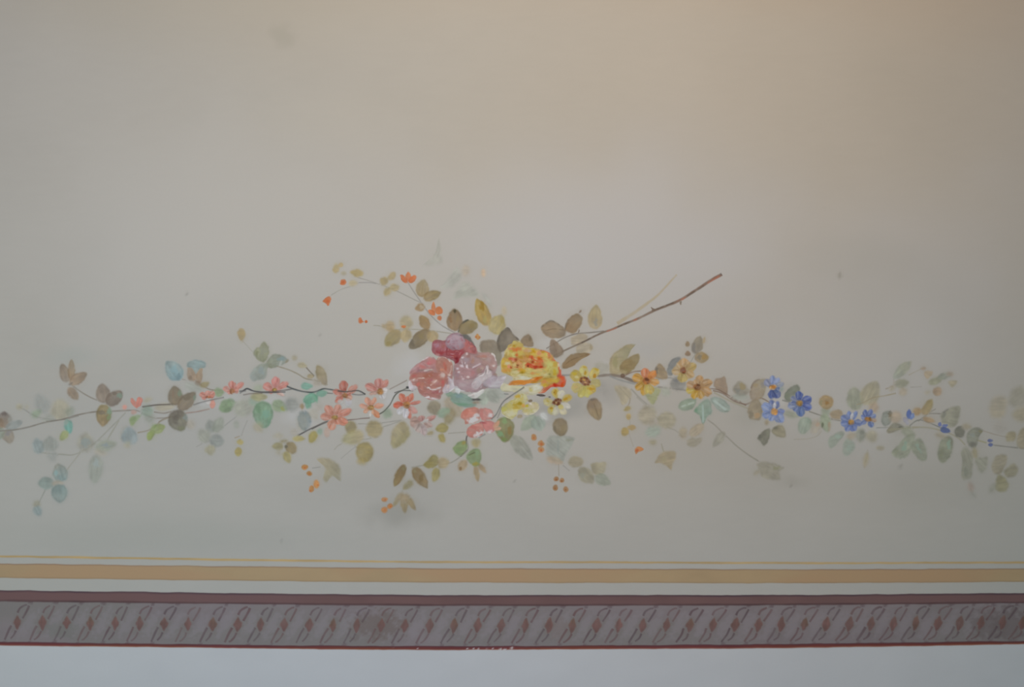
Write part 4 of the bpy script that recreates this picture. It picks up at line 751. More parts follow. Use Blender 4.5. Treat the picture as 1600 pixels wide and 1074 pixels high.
p('leaf', [(945, 440), (1005, 395), (1062, 500), (1060, 600), (1050, 700), (985, 735), (945, 690), (960, 560)], (134, 134, 120), .85, 2.6); d(1000, 640, 40, 70, (124, 128, 118), .5); l(1080, 400, 1100, 520, 60, (140, 136, 108), .7, 2.4); l(1030, 760, 1060, 865, 56, (146, 130, 120), .7, 2.6); l(1050, 860, 1090, 915, 40, (132, 132, 124), .5, 3)
p('leaf', [(1095, 520), (1150, 505), (1215, 500), (1202, 620), (1152, 662), (1108, 600)], (138, 138, 124), .85, 2.4)
TH('leaf_spray', 'grey-olive trefoil hanging lowest near the right edge', SP)
p('leaf', [(1265, 590), (1300, 500), (1370, 470), (1425, 490), (1412, 580), (1345, 675), (1290, 665)], (134, 132, 116), .88, 2.4); p('leaf', [(1395, 645), (1440, 600), (1490, 565), (1535, 620), (1505, 690), (1430, 705)], (132, 132, 114), .88, 2.4); p('leaf', [(1300, 790), (1330, 690), (1400, 715), (1445, 790), (1400, 855), (1312, 842)], (128, 128, 102), .9, 2.4); l(1310, 780, 1240, 870, 56, (130, 130, 116), .5, 3)
# ---- blossoms
T(200, 500)
TH('coral_flower', 'leftmost small coral blossom, two petals up on the vine', FL, 'coral blossoms')
p('petal', [(90, 920), (40, 880), (22, 830), (45, 815), (75, 850), (90, 870)], (200, 128, 114), .95, 1.3); p('petal', [(88, 922), (80, 860), (105, 810), (145, 815), (155, 850), (125, 900)], (202, 124, 110), .95, 1.3); e('petal', 60, 965, 30, 22, (190, 140, 126), .6, 1.8)
TH('coral_flower', 'coral blossom with a fallen petal, second along the vine from the left', FL, 'coral blossoms')
flower((835, 805), [(742, 768, 60), (832, 738, 70, (204, 138, 124)), (900, 752, 70), (895, 800, 50, (200, 124, 106)), (765, 820, 44)], (34, 18, (164, 96, 66)), tone=(202, 130, 116)); e('petal', 880, 880, 30, 42, (204, 136, 120), .92, 1.4); e('petal', 838, 850, 24, 28, (200, 192, 190), .8, 1.5)
TH('coral_flower', 'coral blossom with a brown centre and bud-like petal, third from left', FL, 'coral blossoms')
flower((1085, 745), [(985, 708, 60), (1080, 635, 90, (198, 124, 112)), (1205, 655, 64, (200, 128, 116)), (1150, 735, 60), (1030, 760, 50)], (36, 36, (158, 104, 68)), tone=(200, 134, 122))
TH('coral_flower', 'coral blossom with a yellow centre on the dark twig, fourth from left', FL, 'coral blossoms')
T(400, 520); flower((195, 602), [(75, 540, 95), (212, 455, 95, (202, 128, 122)), (340, 515, 78), (130, 620, 50), (260, 620, 60), (300, 660, 40, (202, 168, 158))], (34, 28, (150, 112, 52)), tone=(204, 132, 122)); d(195, 600, 18, 12, (196, 170, 92), .8)
TH('dark_twig', 'jagged dark twig threading through the coral blossoms', VI)
T(400, 520)
T(200, 500); s([(1160, 745), (1200, 738), (1240, 717), (1290, 735), (1335, 748), (1440, 758), (1640, 752)], 15, 'dk', .92, 11); s([(1165, 765), (1200, 745), (1230, 740)], 9, (84, 84, 86), .8); s([(1200, 782), (1290, 768), (1400, 765)], 10, (104, 94, 90), .8); s([(680, 887), (800, 850), (1000, 808)], 14, (112, 108, 106), .8); s([(600, 972), (720, 957), (850, 928)], 11, (142, 112, 102), .75)
T(400, 520); s([(-20, 610), (80, 618), (260, 605), (390, 585)], 12, (86, 84, 84), .85); s([(320, 558), (400, 590), (500, 615), (600, 620), (700, 586), (760, 590), (830, 602), (940, 616), (1060, 604), (1140, 642)], 15, (70, 76, 78), .93, 11); s([(1000, 640), (1070, 648), (1140, 642)], 10, (86, 86, 88), .8)
s([(1280, 852), (1330, 822), (1375, 775), (1405, 735), (1440, 665), (1480, 625), (1580, 575)], 12, (82, 84, 76), .9); s([(1440, 628), (1520, 605), (1640, 604)], 11, (84, 82, 82), .85); e('knot', 1575, 575, 15, 14, (58, 60, 64), .9, 1.2); s([(1390, 592), (1480, 545), (1575, 495)], 10, (126, 112, 104), .8); s([(580, 1005), (660, 965), (745, 930)], 11, (82, 78, 76), .85); s([(940, 912), (1040, 903), (1100, 895), (1185, 890)], 10, (106, 86, 80), .85); s([(740, 630), (800, 635)], 9, (84, 84, 84), .7)
TH('coral_flower', 'reddish coral blossom crossed by the dark twig', FL, 'coral blossoms')
flower((925, 655), [(905, 500, 100, (178, 98, 84)), (1060, 548, 74, (192, 124, 108)), (800, 605, 70, (188, 116, 102)), (825, 725, 74, (200, 120, 104)), (1000, 695, 80, (200, 140, 118)), (990, 620, 60, (192, 120, 104))], (40, 32, (152, 102, 62)), tone='co'); e('petal', 880, 720, 28, 18, (190, 190, 188), .8, 1.5); e('petal', 965, 725, 32, 40, (188, 186, 194), .7, 1.8)
TH('twig_tip', 'short dark twig end lying over the reddish coral blossom', VI); s([(850, 606), (950, 616), (1060, 604), (1140, 642)], 12, (76, 74, 74), .9)
TH('coral_flower', 'coral blossom with a round ochre centre, highest of the right trio', FL, 'coral blossoms')
flower((1295, 612), [(1135, 545, 96, (196, 126, 116)), (1275, 475, 110, (192, 122, 114)), (1372, 490, 66, (196, 130, 118)), (1180, 640, 50, (190, 150, 138)), (1370, 600, 60, (204, 200, 202)), (1330, 690, 80, (188, 186, 190))], (48, 46, (166, 112, 58)), tone='co'); d(1300, 600, 20, 20, (178, 132, 72), .6)
TH('coral_flower', 'open coral blossom with a yellow centre, lowest of the coral blossoms', FL, 'coral blossoms')
flower((820, 885), [(728, 755, 96, (204, 134, 114)), (868, 748, 90, (200, 136, 118)), (1000, 800, 86, (202, 130, 112)), (668, 870, 84, (196, 132, 114)), (955, 945, 90, (204, 124, 100)), (770, 1015, 100, (204, 136, 112)), (860, 960, 70, (202, 130, 108))], (44, 32, (146, 110, 52)), tone='co'); d(825, 880, 22, 18, (186, 150, 78), .7); e('petal', 740, 1040, 30, 50, (196, 152, 132), .5, 2.4)
TH('coral_flower', 'small orange-coral blossom with narrow petals between two larger ones', FL, 'coral blossoms')
flower((1195, 780), [(1072, 755, 56, (208, 146, 122)), (1145, 672, 60, (208, 140, 116)), (1245, 672, 54, (208, 144, 118)), (1335, 752, 60, (206, 142, 116)), (1285, 885, 60, (206, 130, 92)), (1215, 850, 50, (210, 154, 120)), (1120, 830, 50, (206, 150, 122)), (1185, 880, 40, (198, 192, 188))], (42, 32, (168, 124, 68)), tone='co')
T(600, 500)
TH('coral_flower', 'vivid red-coral blossom with white lower petals left of the pink rose', FL, 'coral blossoms')
flower((235, 885), [(95, 892, 84, (204, 96, 74)), (165, 770, 74, (206, 114, 92)), (305, 768, 64, (204, 116, 92)), (250, 790, 44, (200, 110, 88)), (392, 850, 40, (202, 120, 106)), (345, 970, 70, (200, 140, 132)), (275, 1040, 60, (198, 110, 92)), (140, 985, 78, (200, 200, 206)), (225, 1030, 70, (200, 198, 206))], (46, 48, (160, 108, 60)), tone='cd')
TH('coral_flower', 'faded pink blossom, palest of the coral blossoms', FL, 'coral blossoms')
T(580, 620); flower((530, 265), [(670, 205, 60, (190, 136, 128)), (405, 270, 130, (178, 144, 134)), (520, 200, 80, (184, 134, 128)), (640, 310, 70, (176, 146, 138)), (470, 370, 110, (178, 158, 152)), (560, 410, 80, (182, 162, 162)), (600, 240, 40, (200, 196, 196))], None, f=2)
T(580, 620)
TH('leaf_spray', 'bright green and brown leaf right of the pink-white blossom', SP)
l(1385, 210, 1400, 480, 200, (128, 130, 84), .94, 1.7, c2=(126, 120, 78)); d(1390, 260, 40, 50, (134, 158, 112), .85); d(1335, 390, 60, 40, (126, 156, 118), .9); d(1445, 350, 32, 60, (142, 118, 74), .7); d(1390, 445, 50, 30, (116, 140, 84), .6)
TH('leaf_spray', 'bright green leaf cluster hanging beneath the pink-white blossom', SP)
s([(1010, 395), (990, 440), (993, 520)], 12, (84, 80, 78), .85); s([(800, 384), (980, 370)], 10, (146, 142, 132), .7); s([(1120, 430), (1190, 390)], 14, (128, 128, 128), .7)
l(1085, 440, 1100, 530, 90, (148, 140, 96), .75, 2.2); l(1085, 720, 1112, 885, 60, (150, 134, 100), .85, 2); l(1120, 710, 1200, 795, 52, (146, 128, 98), .85, 2)
p('leaf', [(855, 530), (935, 462), (985, 470), (995, 550), (925, 615), (872, 582)], (128, 148, 98), .94, 1.6); d(960, 490, 36, 30, (156, 140, 80), .8); d(900, 560, 40, 30, (122, 150, 100), .5)
p('leaf', [(992, 620), (1060, 548), (1132, 560), (1145, 660), (1105, 730), (1035, 695)], (128, 148, 104), .94, 1.6); d(1100, 600, 30, 50, (134, 158, 124), .7); d(1095, 700, 44, 30, (158, 144, 72), .8); dl([(1020, 610), (1080, 580)], 10, (84, 86, 62), .6)
TH('leaf_spray', 'small yellow-olive leaf left of the pink-white blossom', SP)
l(800, 315, 672, 340, 96, (144, 138, 82), .92, 1.8); l(715, 390, 762, 482, 66, (150, 142, 84), .92, 1.8); l(650, 370, 580, 395, 44, (144, 136, 104), .8, 2); l(770, 250, 850, 220, 90, (140, 136, 106), .7, 2.4)
TH('pink_white_blossom', 'pink and white four-petalled blossom below the roses', FL)
p('petal', [(935, 210), (965, 140), (1040, 112), (1115, 120), (1130, 200), (1130, 245), (1060, 275), (980, 285), (970, 250)], (200, 128, 114), .95, 1.4); d(1060, 240, 80, 40, (204, 204, 208), .95, -18); d(1090, 195, 40, 34, (204, 204, 208), .85); d(985, 170, 40, 40, (198, 116, 100), .6)
p('petal', [(1128, 130), (1190, 118), (1250, 132), (1275, 180), (1250, 230), (1165, 250), (1128, 200)], (202, 134, 128), .95, 1.4); d(1235, 195, 36, 40, (206, 204, 208), .9); d(1150, 180, 24, 60, (192, 112, 108), .5)
p('petal', [(998, 345), (1060, 288), (1155, 275), (1180, 330), (1150, 400), (1060, 430), (1005, 410)], (200, 122, 112), .95, 1.4); d(1120, 390, 80, 34, (206, 206, 210), .9, -30); d(1070, 320, 50, 24, (188, 104, 98), .5)
p('petal', [(1155, 275), (1210, 250), (1275, 265), (1290, 340), (1240, 385), (1180, 345)], (196, 120, 116), .95, 1.4); d(1235, 365, 50, 24, (202, 200, 206), .9, -15); d(1185, 275, 30, 14, (176, 92, 96), .7)
l(1275, 330, 1335, 250, 50, (206, 152, 124), .92, 1.4, 'petal'); l(1280, 340, 1355, 325, 44, (212, 168, 138), .92, 1.4, 'petal'); e('flower_centre', 1148, 270, 26, 14, (176, 88, 92), .85, 1.4)
# roses
T(600, 500)
# roses: petals first, then the strokes that run over them
Q, Y = .06742, .04494
T(630, 515, Q)
TH('crimson_rose', 'deep crimson and mauve rose at the top of the pink rose group', 'rose', tone=(1.06, 1.06))
p('petal', [(700, 300), (900, 270), (1200, 240), (1500, 300), (1690, 420), (1720, 620), (1640, 760), (1400, 860), (1240, 880), (1160, 740), (900, 640), (700, 560)], (134, 88, 92), .97, 1.5, rough=3)
p('petal', [(690, 290), (760, 250), (900, 268), (985, 300), (1020, 400), (1005, 560), (900, 622), (780, 602), (690, 520), (668, 420)], (146, 96, 102), .97, 1.5, rough=3.5)
p('petal', [(1000, 430), (1150, 470), (1300, 460), (1420, 480), (1450, 560), (1370, 640), (1340, 760), (1270, 860), (1210, 840), (1190, 740), (1080, 620), (980, 600)], (130, 64, 68), .97, 1.4, rough=3)
p('petal', [(1290, 200), (1380, 220), (1510, 240), (1610, 325), (1675, 420), (1700, 540), (1610, 610), (1510, 560), (1380, 490), (1280, 430)], (156, 104, 104), .97, 1.5, rough=3)
p('petal', [(978, 265), (1050, 150), (1150, 95), (1260, 82), (1380, 140), (1440, 240), (1430, 330), (1390, 420), (1290, 470), (1150, 480), (1020, 420)], (150, 132, 143), .97, 1.5, rough=3)
union()
for q in [(800, 390, 90, 60, (152, 122, 136)), (730, 340, 60, 50, (148, 112, 124)), (890, 545, 120, 60, (136, 58, 62)), (780, 510, 60, 50, (132, 66, 72)), (1000, 450, 32, 44, (108, 48, 58)), (905, 390, 60, 60, (142, 94, 88)), (1050, 560, 50, 60, (142, 86, 90)), (1165, 420, 60, 60, (128, 92, 102)), (1110, 260, 80, 90, (160, 147, 158)), (1250, 180, 80, 50, (164, 146, 154)), (1300, 330, 60, 80, (154, 140, 150)), (1235, 680, 44, 44, (104, 34, 42)), (1190, 610, 60, 50, (140, 74, 72)), (800, 585, 60, 26, (168, 128, 128)), (1490, 340, 90, 60, (170, 106, 104)), (1590, 400, 60, 40, (176, 112, 104)), (1630, 500, 50, 60, (138, 86, 86)), (1370, 520, 60, 50, (142, 70, 80)), (1250, 760, 50, 60, (114, 40, 48)), (1230, 560, 80, 40, (126, 58, 64)), (1650, 390, 22, 34, (108, 60, 64)), (1400, 300, 40, 60, (158, 128, 136))]: d(q[0], q[1], q[2] * 1.25, q[3] * 1.25, q[4], .8, 0, .8)
dl([(975, 290), (1040, 165), (1150, 100), (1260, 85)], 22, (122, 84, 94), .7); dl([(700, 270), (800, 255), (970, 285)], 20, (116, 84, 84), .7); dl([(1220, 520), (1250, 500), (1280, 520)], 16, (186, 168, 170), .7); dl([(680, 420), (690, 500), (740, 570)], 18, (120, 74, 80), .6)
dl([(1330, 130), (1420, 170), (1500, 220)], 26, (92, 72, 78), .7); dl([(1180, 430), (1210, 460)], 22, (110, 84, 92), .7)
brush(130, [(150, 96, 100), (138, 78, 86), (164, 134, 142), (158, 112, 116), (124, 62, 68), (150, 118, 128)], 70, 20, .5, (1180, 420))
T(630, 570, Q)
TH('pink_rose', 'coral pink rose at the left of the rose group', 'rose', tone=(1.06, 1.06))
p('petal', [(180, 160), (300, 20), (520, -120), (760, -100), (1000, -120), (1130, 20), (1150, 260), (1100, 480), (950, 620), (860, 720), (620, 780), (440, 700), (300, 520), (170, 360)], (148, 112, 110), .97, 1.5, rough=3)
p('petal', [(150, 330), (235, 325), (310, 420), (340, 520), (250, 590), (160, 572), (125, 450)], (180, 172, 178), .96, 1.5, rough=4)
p('petal', [(1000, 300), (1100, 315), (1215, 330), (1235, 430), (1185, 540), (1080, 625), (1000, 650), (900, 610), (960, 480)], (176, 169, 178), .96, 1.5, rough=4)
p('petal', [(340, 520), (450, 560), (620, 600), (860, 550), (872, 680), (852, 785), (740, 815), (620, 802), (500, 752), (400, 690)], (152, 110, 106), .97, 1.5, rough=4)
p('petal', [(168, 230), (158, 150), (230, 60), (300, -10), (420, -90), (560, -182), (650, -192), (740, -120), (770, -40), (740, 60), (720, 120), (560, 190), (400, 200), (280, 210)], (160, 124, 125), .97, 1.5, rough=4)
p('petal', [(800, -130), (880, -182), (1000, -152), (1095, -80), (1135, 0), (1115, 120), (1092, 225), (1000, 250), (860, 225), (790, 120), (750, 20), (765, -60)], (160, 118, 108), .97, 1.5, rough=4)
p('petal', [(158, 285), (200, 220), (330, 188), (500, 188), (700, 170), (850, 190), (980, 230), (1060, 330), (980, 440), (870, 560), (740, 602), (600, 592), (400, 570), (300, 490), (180, 420)], (158, 112, 103), .97, 1.5, rough=4)
union()
for q in [(450, 50, 80, 50, (170, 110, 108)), (640, -80, 110, 80, (172, 116, 116)), (600, -30, 70, 40, (176, 106, 110)), (350, 130, 50, 60, (140, 102, 110)), (250, 90, 70, 80, (166, 146, 152)), (480, 130, 170, 26, (126, 112, 108)), (570, 112, 60, 24, (178, 174, 170)), (670, 116, 44, 24, (186, 184, 174)), (520, 142, 60, 22, (188, 180, 180)), (960, -30, 50, 70, (172, 98, 88)), (985, 60, 40, 90, (160, 96, 82)), (900, 120, 60, 30, (182, 130, 110)), (920, 250, 66, 66, (188, 180, 178)), (1062, 242, 38, 28, (198, 190, 188)), (1050, 130, 30, 70, (160, 120, 114)), (270, 260, 90, 40, (160, 94, 92)), (580, 260, 190, 60, (146, 96, 82)), (740, 250, 70, 50, (150, 106, 100)), (830, -60, 50, 60, (160, 128, 118)), (820, 60, 50, 60, (150, 112, 102)),
          (240, 375, 90, 40, (184, 174, 180)), (350, 450, 50, 60, (174, 104, 98)), (440, 470, 60, 60, (158, 112, 98)), (600, 385, 60, 60, (150, 94, 88)), (740, 390, 70, 50, (180, 154, 152)), (655, 360, 30, 40, (150, 98, 106)), (800, 440, 60, 40, (154, 112, 112)), (920, 430, 44, 90, (172, 90, 90)), (1020, 400, 46, 70, (138, 104, 102)), (740, 640, 120, 40, (144, 90, 94)), (480, 610, 110, 50, (150, 108, 98)), (560, 685, 90, 20, (128, 98, 92)), (855, 620, 22, 60, (178, 166, 170)), (1150, 440, 60, 80, (190, 186, 192)), (1040, 510, 40, 50, (192, 178, 176)), (200, 520, 70, 50, (190, 186, 194)), (430, 520, 40, 60, (168, 118, 110)), (240, 440, 50, 30, (160, 126, 126)), (950, 600, 50, 30, (180, 172, 176)), (300, 580, 40, 20, (120, 122, 120))]: d(q[0], q[1], q[2] * 1.25, q[3] * 1.25, q[4], .8, 0, .8)
for pts, w, c in [([(590, -195), (500, -130), (390, -90)], 34, (194, 186, 190)), ([(805, -115), (850, -168), (920, -186), (1000, -165)], 36, (204, 198, 198)), ([(1065, -105), (1115, -60), (1150, -40)], 44, (206, 202, 204)), ([(230, 350), (330, 322), (475, 310)], 28, (198, 190, 184)), ([(640, 480), (700, 430), (770, 365)], 26, (200, 180, 174)), ([(520, 540), (600, 535), (640, 570), (720, 582), (860, 530)], 40, (188, 180, 182)), ([(505, 775), (600, 752), (700, 795), (855, 775)], 48, (198, 194, 200)), ([(160, 340), (130, 450), (160, 570)], 24, (196, 192, 198)), ([(1190, 340), (1225, 430), (1180, 540), (1080, 620)], 26, (200, 198, 204)), ([(1120, 20), (1105, 140), (1080, 220)], 16, (190, 176, 172)), ([(170, 215), (165, 150), (240, 60)], 18, (186, 172, 178))]: dl(pts, w, c, .95)
for pts, w, c in [([(630, 512), (740, 490), (850, 515)], 14, (138, 104, 104)), ([(300, 300), (420, 345), (500, 350)], 14, (132, 94, 88)), ([(780, 40), (830, 90), (860, 200)], 14, (140, 104, 100)), ([(560, 190), (450, 195), (380, 180)], 14, (120, 92, 90)), ([(420, -60), (520, 20), (560, 60)], 12, (140, 108, 110)), ([(880, 560), (900, 500)], 20, (118, 96, 96)), ([(620, 595), (740, 612), (860, 580)], 14, (128, 84, 86))]: dl(pts, w, c, .75)
brush(90, [(166, 118, 110), (180, 150, 148), (150, 100, 96), (192, 180, 180), (160, 128, 130)], 60, 15, .38, (580, 280))
T(710, 570, Q)
TH('mauve_rose', 'pale mauve rose with white petal edges, right of the pink rose', 'rose', tone=(1.06, 1.06))
p('petal', [(-20, 40), (90, -60), (170, -180), (330, -260), (600, -250), (860, -230), (970, -60), (960, 160), (1000, 300), (860, 480), (640, 600), (420, 640), (120, 580), (-10, 420)], (146, 124, 128), .97, 1.5, rough=3)
p('petal', [(0, 560), (60, 515), (140, 560), (280, 570), (290, 625), (140, 625), (110, 690), (25, 640)], (172, 174, 178), .9, 1.5, rough=5)
p('petal', [(310, 712), (420, 650), (560, 605), (695, 555), (705, 620), (600, 722), (480, 775), (370, 752)], (180, 180, 180), .97, 1.4, rough=3)
p('petal', [(640, 440), (740, 330), (870, 255), (1000, 275), (1192, 255), (1195, 330), (1115, 440), (1092, 535), (860, 545), (740, 522)], (168, 161, 171), .97, 1.4, rough=3)
p('petal', [(510, -250), (620, -292), (860, -272), (945, -200), (975, -80), (1000, 60), (945, 155), (860, 145), (740, 70), (620, 10)], (156, 130, 127), .97, 1.5, rough=3.5)
p('petal', [(150, -150), (180, -232), (280, -292), (420, -262), (530, -210), (630, -130), (650, 0), (570, 65), (400, 85), (260, 65), (165, -20)], (150, 127, 128), .97, 1.5, rough=3.5)
p('petal', [(10, 40), (60, -10), (150, 10), (300, 60), (500, 50), (640, 30), (730, 80), (620, 240), (490, 310), (300, 370), (110, 390), (20, 300)], (152, 123, 126), .97, 1.5, rough=3.5)
p('petal', [(50, 340), (250, 350), (420, 330), (620, 410), (650, 520), (570, 605), (420, 650), (300, 610), (150, 590), (50, 490)], (161, 142, 148), .97, 1.5, rough=3.5)
p('petal', [(415, 430), (480, 315), (560, 245), (700, 175), (740, 35), (772, 15), (805, 105), (865, 145), (855, 265), (745, 345), (645, 445), (530, 565), (440, 525)], (178, 172, 176), .97, 1.3, rough=3)
union()
for q in [(660, -190, 170, 40, (162, 120, 110)), (680, -120, 100, 50, (146, 127, 120)), (430, -90, 40, 100, (154, 122, 108)), (280, -110, 80, 90, (148, 134, 142)), (540, -110, 100, 60, (152, 130, 130)), (800, -100, 70, 70, (160, 143, 143)), (430, 200, 60, 80, (160, 114, 116)), (200, 150, 80, 70, (148, 118, 120)), (80, 240, 50, 60, (142, 122, 130)), (560, 130, 60, 70, (142, 123, 114)), (330, 380, 100, 40, (158, 142, 144)), (120, 400, 60, 60, (158, 132, 138)), (200, 460, 110, 60, (163, 150, 154)), (345, 600, 60, 60, (154, 130, 134)), (560, 380, 90, 80, (174, 170, 176)), (690, 290, 60, 50, (184, 180, 184)), (790, 400, 70, 60, (160, 147, 158)), (1000, 400, 110, 60, (173, 171, 178)), (1150, 300, 44, 44, (192, 190, 198)), (940, 225, 90, 24, (138, 118, 108)), (950, 500, 100, 26, (174, 176, 178)), (500, 680, 110, 44, (186, 188, 188)), (440, 480, 50, 60, (172, 160, 166)), (60, 600, 60, 40, (180, 186, 188)), (320, -220, 60, 60, (140, 106, 104)), (280, 230, 60, 50, (154, 124, 126))]: d(q[0], q[1], q[2] * 1.25, q[3] * 1.25, q[4], .8, 0, .8)
for q in [(290, -245, 34, 52, (194, 184, 186)), (190, -165, 36, 26, (190, 180, 186)), (170, 25, 42, 40, (192, 182, 190)), (70, 100, 38, 38, (184, 176, 186)), (100, 170, 38, 30, (188, 180, 186)), (310, 290, 54, 30, (190, 174, 174)), (205, 325, 40, 40, (182, 164, 168)), (290, 30, 30, 50, (196, 186, 192))]: d(*q[:4], q[4], .95)
for pts, w, c in [([(868, -255), (930, -212), (965, -120), (950, 0), (905, 25)], 46, (196, 192, 192)), ([(250, -40), (265, 40), (312, 80)], 34, (204, 192, 198)), ([(385, 85), (480, 42), (590, -15)], 36, (184, 172, 178)), ([(1030, 10), (1062, 100), (1005, 180)], 30, (186, 182, 178)), ([(745, 40), (770, 120), (760, 200)], 30, (196, 188, 190)), ([(560, 260), (640, 250), (700, 200)], 24, (198, 192, 196)), ([(330, 720), (420, 692), (560, 640), (670, 585)], 24, (204, 202, 200)), ([(120, 190), (150, 260), (190, 310)], 16, (176, 160, 166)), ([(1190, 270), (1150, 360), (1100, 470), (1085, 530)], 24, (196, 194, 202)), ([(40, 560), (120, 580), (110, 640)], 24, (194, 198, 200)), ([(160, -120), (170, -60), (200, 0)], 16, (186, 176, 184)), ([(640, 60), (660, 110)], 22, (184, 170, 150))]: dl(pts, w, c, .95)
for pts, w, c in [([(955, -180), (990, -60), (1000, 20)], 22, (94, 76, 78)), ([(640, 480), (720, 512), (860, 545), (1085, 548)], 18, (120, 115, 118)), ([(730, 120), (725, 180)], 22, (120, 108, 108)), ([(825, 115), (860, 125)], 30, (104, 94, 88)), ([(210, -40), (235, 30), (240, 70)], 20, (122, 108, 116)), ([(480, 310), (560, 255), (660, 200)], 14, (134, 112, 110)), ([(660, 0), (640, 90), (600, 200)], 16, (130, 108, 104)), ([(300, 620), (380, 650), (480, 620)], 14, (132, 112, 114)), ([(640, 440), (560, 560)], 12, (150, 130, 140))]: dl(pts, w, c, .8)
brush(100, [(160, 136, 138), (180, 166, 172), (148, 118, 120), (194, 188, 194), (164, 146, 152)], 60, 15, .36, (520, 200))
T(775, 525, Y)
TH('yellow_rose', 'large yellow rose flecked with orange, right half of the bouquet', 'rose', tone=(1.08, 1.12))
p('petal', [(230, 820), (420, 480), (640, 300), (900, 380), (1300, 470), (1800, 640), (2050, 850), (2180, 1100), (2150, 1400), (1800, 1600), (1300, 1640), (800, 1620), (560, 1420), (260, 1240)], (160, 138, 84), .97, 1.5, rough=3)
p('petal', [(580, 1480), (700, 1415), (900, 1395), (1200, 1395), (1290, 1480), (1160, 1570), (900, 1570), (640, 1570)], (176, 175, 152), .97, 1.4, rough=3)
T(775, 595, Q); p('petal', [(125, 120), (240, 55), (320, 110), (600, 130), (850, 100), (970, 60), (1085, 175), (1050, 265), (950, 312), (700, 335), (560, 312), (400, 262), (150, 245)], (174, 172, 152), .97, 1.5, rough=4); T(775, 525, Y)
p('petal', [(2135, 1240), (2265, 1175), (2295, 1360), (2425, 1410), (2430, 1580), (2345, 1770), (2160, 1770), (1900, 1790), (1700, 1970), (1480, 1970), (1640, 1860), (1700, 1720), (2000, 1640), (2180, 1540), (2190, 1400)], (166, 92, 72), .97, 1.4, rough=4)
p('petal', [(1580, 1500), (1800, 1455), (2000, 1410), (2210, 1420), (2240, 1540), (2160, 1640), (1960, 1700), (1700, 1770), (1550, 1700)], (170, 141, 74), .97, 1.4, rough=4)
p('petal', [(1640, 780), (1900, 820), (2000, 845), (2190, 955), (2200, 1140), (2180, 1300), (2120, 1425), (1900, 1490), (1700, 1420), (1630, 1200), (1660, 1000)], (170, 161, 102), .97, 1.4, rough=4.5)
p('petal', [(200, 855), (250, 785), (400, 775), (480, 815), (570, 1000), (580, 1150), (530, 1290), (250, 1310), (185, 1200), (165, 1000)], (170, 144, 82), .97, 1.4, rough=4.5)
p('petal', [(265, 600), (380, 425), (440, 335), (560, 275), (600, 180), (720, 160), (900, 225), (960, 400), (1010, 560), (960, 700), (760, 770), (660, 740), (480, 760), (370, 720)], (171, 153, 96), .97, 1.4, rough=4.5)
p('petal', [(915, 420), (1090, 425), (1200, 435), (1380, 425), (1560, 490), (1700, 515), (1900, 595), (1990, 720), (2000, 850), (1820, 870), (1640, 890), (1400, 780), (1200, 740), (990, 670)], (173, 146, 91), .97, 1.4, rough=4.5)
p('petal', [(470, 760), (760, 740), (1000, 690), (1300, 730), (1640, 790), (1730, 950), (1670, 1130), (1400, 1190), (1100, 1190), (800, 1170), (600, 1110), (530, 950)], (170, 130, 88), .97, 1.4, rough=4.5)
p('petal', [(560, 1130), (800, 1120), (1100, 1140), (1400, 1170), (1700, 1190), (1820, 1360), (1640, 1450), (1300, 1450), (900, 1410), (600, 1410), (510, 1280)], (171, 161, 112), .97, 1.4, rough=4.5)
p('petal', [(430, 1640), (560, 1560), (800, 1535), (1100, 1550), (1300, 1515), (1400, 1430), (1600, 1420), (1590, 1500), (1400, 1590), (1250, 1650), (900, 1710), (560, 1730)], (174, 117, 62), .97, 1.3, rough=3)
union()
